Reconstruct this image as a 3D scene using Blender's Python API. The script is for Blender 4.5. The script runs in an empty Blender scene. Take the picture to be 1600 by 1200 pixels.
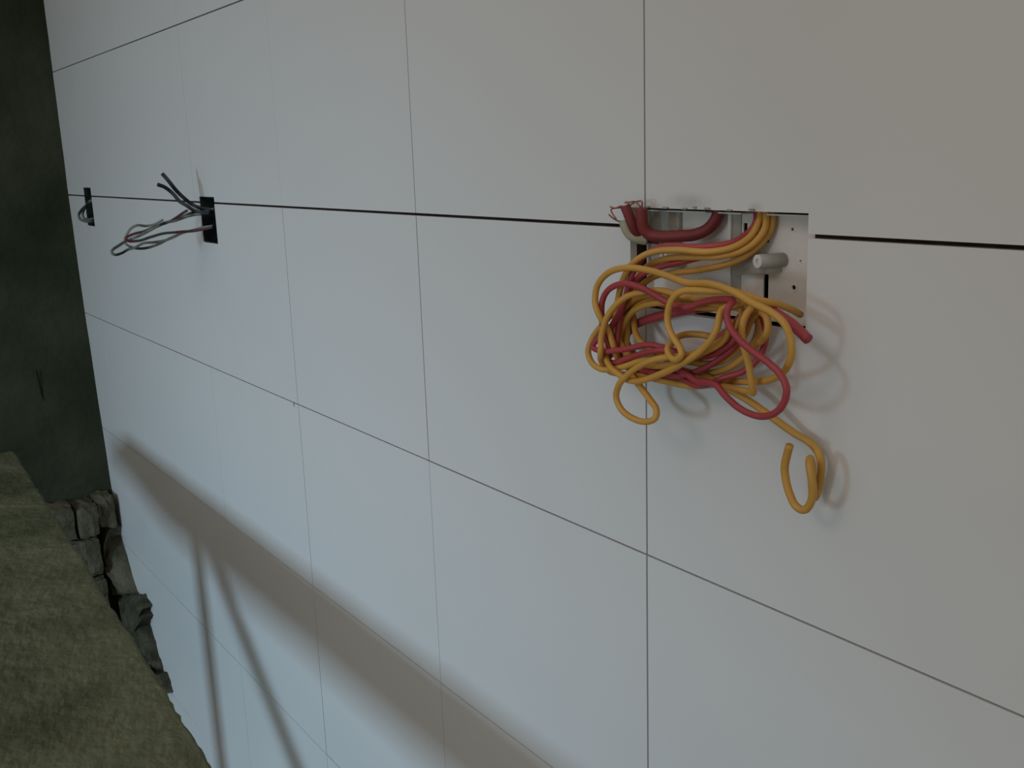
import bpy, bmesh, math, random
from mathutils import Vector, Matrix, noise

# ---------------------------------------------------------------- camera, world, lights
scene = bpy.context.scene
col = scene.collection
vs = scene.view_settings
vs.view_transform = 'Standard'; vs.look = 'None'; vs.gamma = 1.0; vs.exposure = 0.10
vs.use_curve_mapping = False

cam_data = bpy.data.cameras.new('camera')
cam = bpy.data.objects.new('camera', cam_data); col.objects.link(cam)
cam_data.sensor_width = 36.0
cam_data.lens = 36.0 * 1610.1 / 1600.0
cam_data.clip_start = 0.02
RIGHT = Vector((0.5747, 0.8176, -0.0336)); DOWN = Vector((0.1600, -0.1526, -0.9753)); FWD = Vector((-0.8025, 0.5551, -0.2185))
m3 = Matrix((RIGHT, -DOWN, -FWD)).transposed()
cam.matrix_world = Matrix.Translation((0.66666, -0.60603, 1.36582)) @ m3.to_4x4()
scene.camera = cam

world = bpy.data.worlds.new('world'); scene.world = world
world.use_nodes = True
wb = world.node_tree.nodes['Background']
wb.inputs['Color'].default_value = (0.985, 0.985, 0.91, 1)
wb.inputs['Strength'].default_value = 0.33

def area_light(name, loc, target, size, power, color):
    l = bpy.data.lights.new(name, 'AREA'); l.shape = 'RECTANGLE'
    l.size, l.size_y = size; l.energy = power; l.color = color
    o = bpy.data.objects.new(name, l); col.objects.link(o)
    o.location = loc
    o.rotation_euler = (Vector(target) - Vector(loc)).to_track_quat('-Z', 'Y').to_euler()
    return o
# cool daylight through a low opening opposite the tiled wall: throws the shadow of the slab and its props
day = area_light('daylight_opening_offscreen', (-0.34, -2.6, 1.22), (-1.6, 0, -0.70), (0.34, 0.38), 14.6, (0.55, 0.81, 1.03))
day.data.spread = math.radians(105)
# neutral daylight from a window high behind the camera
area_light('window_behind_camera_offscreen', (0.2, -2.6, 2.75), (0.0, 0, 1.2), (0.9, 0.7), 6.5, (1.0, 0.76, 0.70))

# ---------------------------------------------------------------- helpers
def tag(o, label, cat, group=None):
    o['label'] = label; o['category'] = cat
    if group: o['group'] = group
    return o
def link(name, me, mat, parent=None, smooth=False):
    o = bpy.data.objects.new(name, me); col.objects.link(o)
    if mat and not me.materials: me.materials.append(mat)
    if smooth:
        for p in me.polygons: p.use_smooth = True
    if parent: o.parent = parent
    return o
def from_bm(name, bm, mat, parent=None, smooth=False):
    bmesh.ops.recalc_face_normals(bm, faces=bm.faces)
    me = bpy.data.meshes.new(name); bm.to_mesh(me); bm.free()
    return link(name, me, mat, parent, smooth)
def empty(name, loc=(0, 0, 0)):
    o = bpy.data.objects.new(name, None); col.objects.link(o); o.location = loc; o.empty_display_size = 0.05
    return o
def struct(o):
    o['kind'] = 'structure'; return o
def box(bm, lo, hi):
    v = [bm.verts.new((x, y, z)) for x in (lo[0], hi[0]) for y in (lo[1], hi[1]) for z in (lo[2], hi[2])]
    for f in ((0, 1, 3, 2), (4, 6, 7, 5), (0, 4, 5, 1), (2, 3, 7, 6), (0, 2, 6, 4), (1, 5, 7, 3)):
        bm.faces.new([v[i] for i in f])
def bevel_all(bm, w, seg=1):
    bmesh.ops.bevel(bm, geom=list(bm.edges), offset=w, segments=seg, affect='EDGES', profile=0.5)

def plate(name, x0, x1, z0, z1, yf, yb, holes, mat, parent=None, bev=0.0):
    """a panel in the x-z plane between yf (room side) and yb, with rectangular cut-outs"""
    hs = [(max(h[0], x0), min(h[1], x1), max(h[2], z0), min(h[3], z1)) for h in holes
          if h[0] < x1 and h[1] > x0 and h[2] < z1 and h[3] > z0]
    xs = sorted({x0, x1, *[h[0] for h in hs], *[h[1] for h in hs]})
    zs = sorted({z0, z1, *[h[2] for h in hs], *[h[3] for h in hs]})
    bm = bmesh.new(); V = {}
    def gv(i, j):
        if (i, j) not in V: V[i, j] = bm.verts.new((xs[i], yf, zs[j]))
        return V[i, j]
    for i in range(len(xs) - 1):
        for j in range(len(zs) - 1):
            cx, cz = (xs[i] + xs[i + 1]) / 2, (zs[j] + zs[j + 1]) / 2
            if any(h[0] < cx < h[1] and h[2] < cz < h[3] for h in hs): continue
            bm.faces.new((gv(i, j), gv(i + 1, j), gv(i + 1, j + 1), gv(i, j + 1)))
    r = bmesh.ops.extrude_face_region(bm, geom=list(bm.faces))
    for v in [g for g in r['geom'] if isinstance(g, bmesh.types.BMVert)]: v.co.y = yb
    bmesh.ops.recalc_face_normals(bm, faces=bm.faces)
    if bev:
        ed = [e for e in bm.edges if len(e.link_faces) == 2 and e.calc_face_angle() > 0.5
              and all(abs(v.co.y - yf) < 1e-6 for v in e.verts)]
        bmesh.ops.bevel(bm, geom=ed, offset=bev, segments=1, affect='EDGES')
    return from_bm(name, bm, mat, parent)

def catmull(P, n):
    P = [Vector(p) for p in P]; out = []
    for i in range(len(P) - 1):
        p0 = P[i - 1] if i else P[0] * 2 - P[1]
        p1, p2 = P[i], P[i + 1]
        p3 = P[i + 2] if i + 2 < len(P) else P[-1] * 2 - P[-2]
        t0 = 0.0; t1 = t0 + max((p1 - p0).length, 1e-5) ** 0.5; t2 = t1 + max((p2 - p1).length, 1e-5) ** 0.5; t3 = t2 + max((p3 - p2).length, 1e-5) ** 0.5
        for k in range(n):
            t = t1 + (t2 - t1) * k / n
            a1 = p0 * ((t1 - t) / (t1 - t0)) + p1 * ((t - t0) / (t1 - t0))
            a2 = p1 * ((t2 - t) / (t2 - t1)) + p2 * ((t - t1) / (t2 - t1))
            a3 = p2 * ((t3 - t) / (t3 - t2)) + p3 * ((t - t2) / (t3 - t2))
            b1 = a1 * ((t2 - t) / (t2 - t0)) + a2 * ((t - t0) / (t2 - t0))
            b2 = a2 * ((t3 - t) / (t3 - t1)) + a3 * ((t - t1) / (t3 - t1))
            out.append(b1 * ((t2 - t) / (t2 - t1)) + b2 * ((t - t1) / (t2 - t1)))
    out.append(P[-1]); return out

def tube(name, pts, r, mat, parent=None, sides=10, n=2, rings=None):
    P = catmull(pts, n); bm = bmesh.new(); rows = []
    t = (P[1] - P[0]).normalized(); nrm = t.orthogonal().normalized()
    for i, p in enumerate(P):
        t2 = (P[min(i + 1, len(P) - 1)] - P[max(i - 1, 0)])
        if t2.length < 1e-7: t2 = t
        t2 = t2.normalized(); q = t.rotation_difference(t2); nrm = q @ nrm
        nrm = (nrm - t2 * nrm.dot(t2)).normalized(); t = t2; b = t.cross(nrm)
        rr = r * (rings(i) if rings else 1.0)
        rows.append([bm.verts.new(p + (nrm * math.cos(a) + b * math.sin(a)) * rr) for a in [2 * math.pi * k / sides for k in range(sides)]])
    for a, c in zip(rows, rows[1:]):
        for k in range(sides): bm.faces.new((a[k], a[(k + 1) % sides], c[(k + 1) % sides], c[k]))
    bm.faces.new(rows[0][::-1]); bm.faces.new(rows[-1])
    return from_bm(name, bm, mat, parent, True)

def cyl(bm, p0, p1, r, sides=16, hole=0.0, cap0=True):
    p0, p1 = Vector(p0), Vector(p1); t = (p1 - p0).normalized(); u = t.orthogonal().normalized(); w = t.cross(u)
    def ring(p, rr): return [bm.verts.new(p + (u * math.cos(a) + w * math.sin(a)) * rr) for a in [2 * math.pi * k / sides for k in range(sides)]]
    A, B = ring(p0, r), ring(p1, r)
    for k in range(sides): bm.faces.new((A[k], A[(k + 1) % sides], B[(k + 1) % sides], B[k]))
    if hole:
        C = ring(p1, hole); D = ring(p1 - t * r * 2.2, hole)
        for k in range(sides):
            bm.faces.new((B[k], B[(k + 1) % sides], C[(k + 1) % sides], C[k]))
            bm.faces.new((C[k], C[(k + 1) % sides], D[(k + 1) % sides], D[k]))
        bm.faces.new(D)
    else: bm.faces.new(B)
    if cap0: bm.faces.new(A[::-1])

def fbm(p, s, o=4):
    p = Vector(p) * s; a = 1.0; t = 0.0
    for _ in range(o):
        t += a * noise.noise(p); p = p * 2.03 + Vector((3.1, 1.7, 5.3)); a *= 0.5
    return t

# ---------------------------------------------------------------- materials
def nodes_of(name):
    m = bpy.data.materials.new(name); m.use_nodes = True
    nt = m.node_tree; return m, nt, nt.nodes['Principled BSDF']
def N(nt, t, **kw):
    n = nt.nodes.new(t)
    for k, v in kw.items(): setattr(n, k, v)
    return n
def mat_noise(name, c0, c1, scale, rough=0.8, bump=0.0, bscale=None, detail=6, spec=0.3, metal=0.0, lo=0.3, hi=0.7, rough_scale=None):
    m, nt, b = nodes_of(name)
    tc = N(nt, 'ShaderNodeTexCoord'); nz = N(nt, 'ShaderNodeTexNoise'); nz.inputs['Scale'].default_value = scale; nz.inputs['Detail'].default_value = detail
    nt.links.new(tc.outputs['Object'], nz.inputs['Vector'])
    cr = N(nt, 'ShaderNodeValToRGB'); cr.color_ramp.elements[0].color = (*c0, 1); cr.color_ramp.elements[1].color = (*c1, 1)
    cr.color_ramp.elements[0].position = lo; cr.color_ramp.elements[1].position = hi
    nt.links.new(nz.outputs['Fac'], cr.inputs['Fac']); nt.links.new(cr.outputs['Color'], b.inputs['Base Color'])
    b.inputs['Roughness'].default_value = rough; b.inputs['Specular IOR Level'].default_value = spec; b.inputs['Metallic'].default_value = metal
    if bump:
        n2 = N(nt, 'ShaderNodeTexNoise'); n2.inputs['Scale'].default_value = bscale or scale * 4; n2.inputs['Detail'].default_value = 8
        nt.links.new(tc.outputs['Object'], n2.inputs['Vector'])
        bp = N(nt, 'ShaderNodeBump'); bp.inputs['Strength'].default_value = bump; bp.inputs['Distance'].default_value = 0.01
        nt.links.new(n2.outputs['Fac'], bp.inputs['Height']); nt.links.new(bp.outputs['Normal'], b.inputs['Normal'])
    return m

def smudge(nt, geo, p, sx, sz):
    """soft grey handling mark around a point of the wall: 1 at its centre, 0 outside"""
    mp = N(nt, 'ShaderNodeMapping'); mp.vector_type = 'POINT'
    mp.inputs['Location'].default_value = (-p[0] / sx, 0, -p[1] / sz); mp.inputs['Scale'].default_value = (1 / sx, 1 / sx, 1 / sz)
    nt.links.new(geo.outputs['Position'], mp.inputs['Vector'])
    ln = N(nt, 'ShaderNodeVectorMath', operation='LENGTH'); nt.links.new(mp.outputs['Vector'], ln.inputs[0])
    mr = N(nt, 'ShaderNodeMapRange'); mr.interpolation_type = 'SMOOTHSTEP'
    mr.inputs['From Min'].default_value = 0.1; mr.inputs['From Max'].default_value = 1.0
    mr.inputs['To Min'].default_value = 1.0; mr.inputs['To Max'].default_value = 0.0
    nt.links.new(ln.outputs['Value'], mr.inputs['Value']); return mr.outputs['Result']

def tile_material():
    m, nt, b = nodes_of('glazed_white_tile')
    geo = N(nt, 'ShaderNodeNewGeometry')
    nz = N(nt, 'ShaderNodeTexNoise'); nz.inputs['Scale'].default_value = 3.0; nz.inputs['Detail'].default_value = 3
    nt.links.new(geo.outputs['Position'], nz.inputs['Vector'])
    cr = N(nt, 'ShaderNodeValToRGB')
    cr.color_ramp.elements[0].color = (0.74, 0.73, 0.71, 1); cr.color_ramp.elements[1].color = (0.78, 0.77, 0.755, 1)
    nt.links.new(nz.outputs['Fac'], cr.inputs['Fac'])
    # dusty mortar marks left around the cut-outs
    nd = N(nt, 'ShaderNodeTexNoise'); nd.inputs['Scale'].default_value = 70.0; nd.inputs['Detail'].default_value = 5
    nt.links.new(geo.outputs['Position'], nd.inputs['Vector'])
    prev = None
    for p, sx, sz, k in (((0.052, 1.321), 0.035, 0.012, 0.55), ((0.124, 1.319), 0.010, 0.006, 0.5), 
                         ((0.004, 1.318), 0.03, 0.006, 0.4), ((-0.806, 0.9965), 0.005, 0.006, 1.4)):
        s = smudge(nt, geo, p, sx, sz)
        mu = N(nt, 'ShaderNodeMath', operation='MULTIPLY'); mu.inputs[1].default_value = k; nt.links.new(s, mu.inputs[0]); s = mu.outputs[0]
        if prev is None: prev = s
        else:
            a = N(nt, 'ShaderNodeMath', operation='ADD'); nt.links.new(prev, a.inputs[0]); nt.links.new(s, a.inputs[1]); prev = a.outputs[0]
    mm = N(nt, 'ShaderNodeMath', operation='MULTIPLY'); nt.links.new(prev, mm.inputs[0]); nt.links.new(nd.outputs['Fac'], mm.inputs[1])
    mx = N(nt, 'ShaderNodeMix', data_type='RGBA'); nt.links.new(mm.outputs[0], mx.inputs['Factor'])
    nt.links.new(cr.outputs['Color'], mx.inputs['A']); mx.inputs['B'].default_value = (0.16, 0.15, 0.13, 1)
    nt.links.new(mx.outputs['Result'], b.inputs['Base Color'])
    b.inputs['Roughness'].default_value = 0.14; b.inputs['IOR'].default_value = 1.45; b.inputs['Specular IOR Level'].default_value = 0.38
    wv = N(nt, 'ShaderNodeTexNoise'); wv.inputs['Scale'].default_value = 9.0; wv.inputs['Detail'].default_value = 2
    nt.links.new(geo.outputs['Position'], wv.inputs['Vector'])
    bp = N(nt, 'ShaderNodeBump'); bp.inputs['Strength'].default_value = 0.10; bp.inputs['Distance'].default_value = 0.004
    nt.links.new(wv.outputs['Fac'], bp.inputs['Height']); nt.links.new(bp.outputs['Normal'], b.inputs['Normal'])
    return m

def plain(name, c, rough=0.5, spec=0.4, metal=0.0, var=0.12, scale=60):
    d = tuple(x * (1 - var) for x in c); e = tuple(min(1, x * (1 + var)) for x in c)
    return mat_noise(name, d, e, scale, rough=rough, spec=spec, metal=metal, detail=3)

M_TILE = tile_material()
M_BED = mat_noise('brown_mortar_bed', (0.035, 0.02, 0.016), (0.075, 0.045, 0.035), 40, rough=0.95, spec=0.05, bump=0.4)
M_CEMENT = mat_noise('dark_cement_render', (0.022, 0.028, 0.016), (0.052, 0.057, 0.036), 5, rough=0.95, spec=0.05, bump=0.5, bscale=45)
M_SLAB = mat_noise('raw_concrete', (0.068, 0.072, 0.039), (0.150, 0.150, 0.088), 7, rough=0.95, spec=0.08, bump=0.7, bscale=55, lo=0.35, hi=0.68)
M_RUBBLE = mat_noise('rubble_mortar', (0.062, 0.056, 0.036), (0.150, 0.132, 0.092), 18, rough=0.95, spec=0.05, bump=0.6, bscale=90)
M_PALEMORTAR = mat_noise('pale_mortar', (0.26, 0.24, 0.19), (0.44, 0.41, 0.35), 200, rough=0.95, spec=0.05)
M_DARKMORTAR = mat_noise('dark_mortar', (0.040, 0.038, 0.025), (0.095, 0.088, 0.062), 30, rough=0.95, spec=0.05, bump=0.6, bscale=110)  # darker tone of the rubble mortar, for the low lumps
M_FLOOR = mat_noise('dusty_floor', (0.10, 0.095, 0.075), (0.18, 0.17, 0.14), 6, rough=0.95, spec=0.05, bump=0.5)
M_STEEL = mat_noise('galvanised_steel', (0.66, 0.63, 0.57), (0.84, 0.81, 0.75), 22, rough=0.55, spec=0.35, metal=0.1, bump=0.05)
M_CRACK = plain('dirty_crack', (0.012, 0.012, 0.010), 0.9, 0.05)
M_POST = plain('grey_plastic', (0.40, 0.39, 0.33), 0.5)
M_POSTEND = plain('white_plastic', (0.72, 0.70, 0.66), 0.45)
M_YELLOW = plain('yellow_insulation', (0.63, 0.335, 0.070), 0.42, 0.35, var=0.10, scale=25)
M_RED = plain('red_insulation', (0.42, 0.062, 0.072), 0.42, 0.35, var=0.12, scale=25)
M_CABLE = plain('dark_red_sheath', (0.22, 0.040, 0.038), 0.5, 0.3, var=0.18, scale=40)
M_COPPER = plain('copper_strand', (0.36, 0.13, 0.10), 0.4, 0.5, 0.5)
M_SLEEVE = plain('cream_sleeve', (0.42, 0.40, 0.28), 0.5)
M_GREYWIRE = mat_noise('greyish_insulation', (0.012, 0.02, 0.024), (0.20, 0.22, 0.18), 34, rough=0.5, detail=1, lo=0.40, hi=0.62)
M_BLACKWIRE = mat_noise('black_insulation', (0.008, 0.010, 0.016), (0.10, 0.10, 0.10), 40, rough=0.5, detail=1, lo=0.45, hi=0.8)
M_PALEWIRE = mat_noise('pale_insulation', (0.025, 0.028, 0.028), (0.28, 0.28, 0.24), 30, rough=0.5, detail=1, lo=0.35, hi=0.6)
M_REDGREY = mat_noise('red_grey_insulation', (0.12, 0.018, 0.03), (0.06, 0.07, 0.065), 24, rough=0.5, detail=1, lo=0.44, hi=0.58)
M_OLDBOX = mat_noise('green_black_box', (0.006, 0.010, 0.009), (0.03, 0.04, 0.035), 60, rough=0.8, spec=0.15)
M_WOOD = mat_noise('rough_timber', (0.10, 0.065, 0.035), (0.20, 0.14, 0.08), 14, rough=0.85, spec=0.1, bump=0.3)

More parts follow.
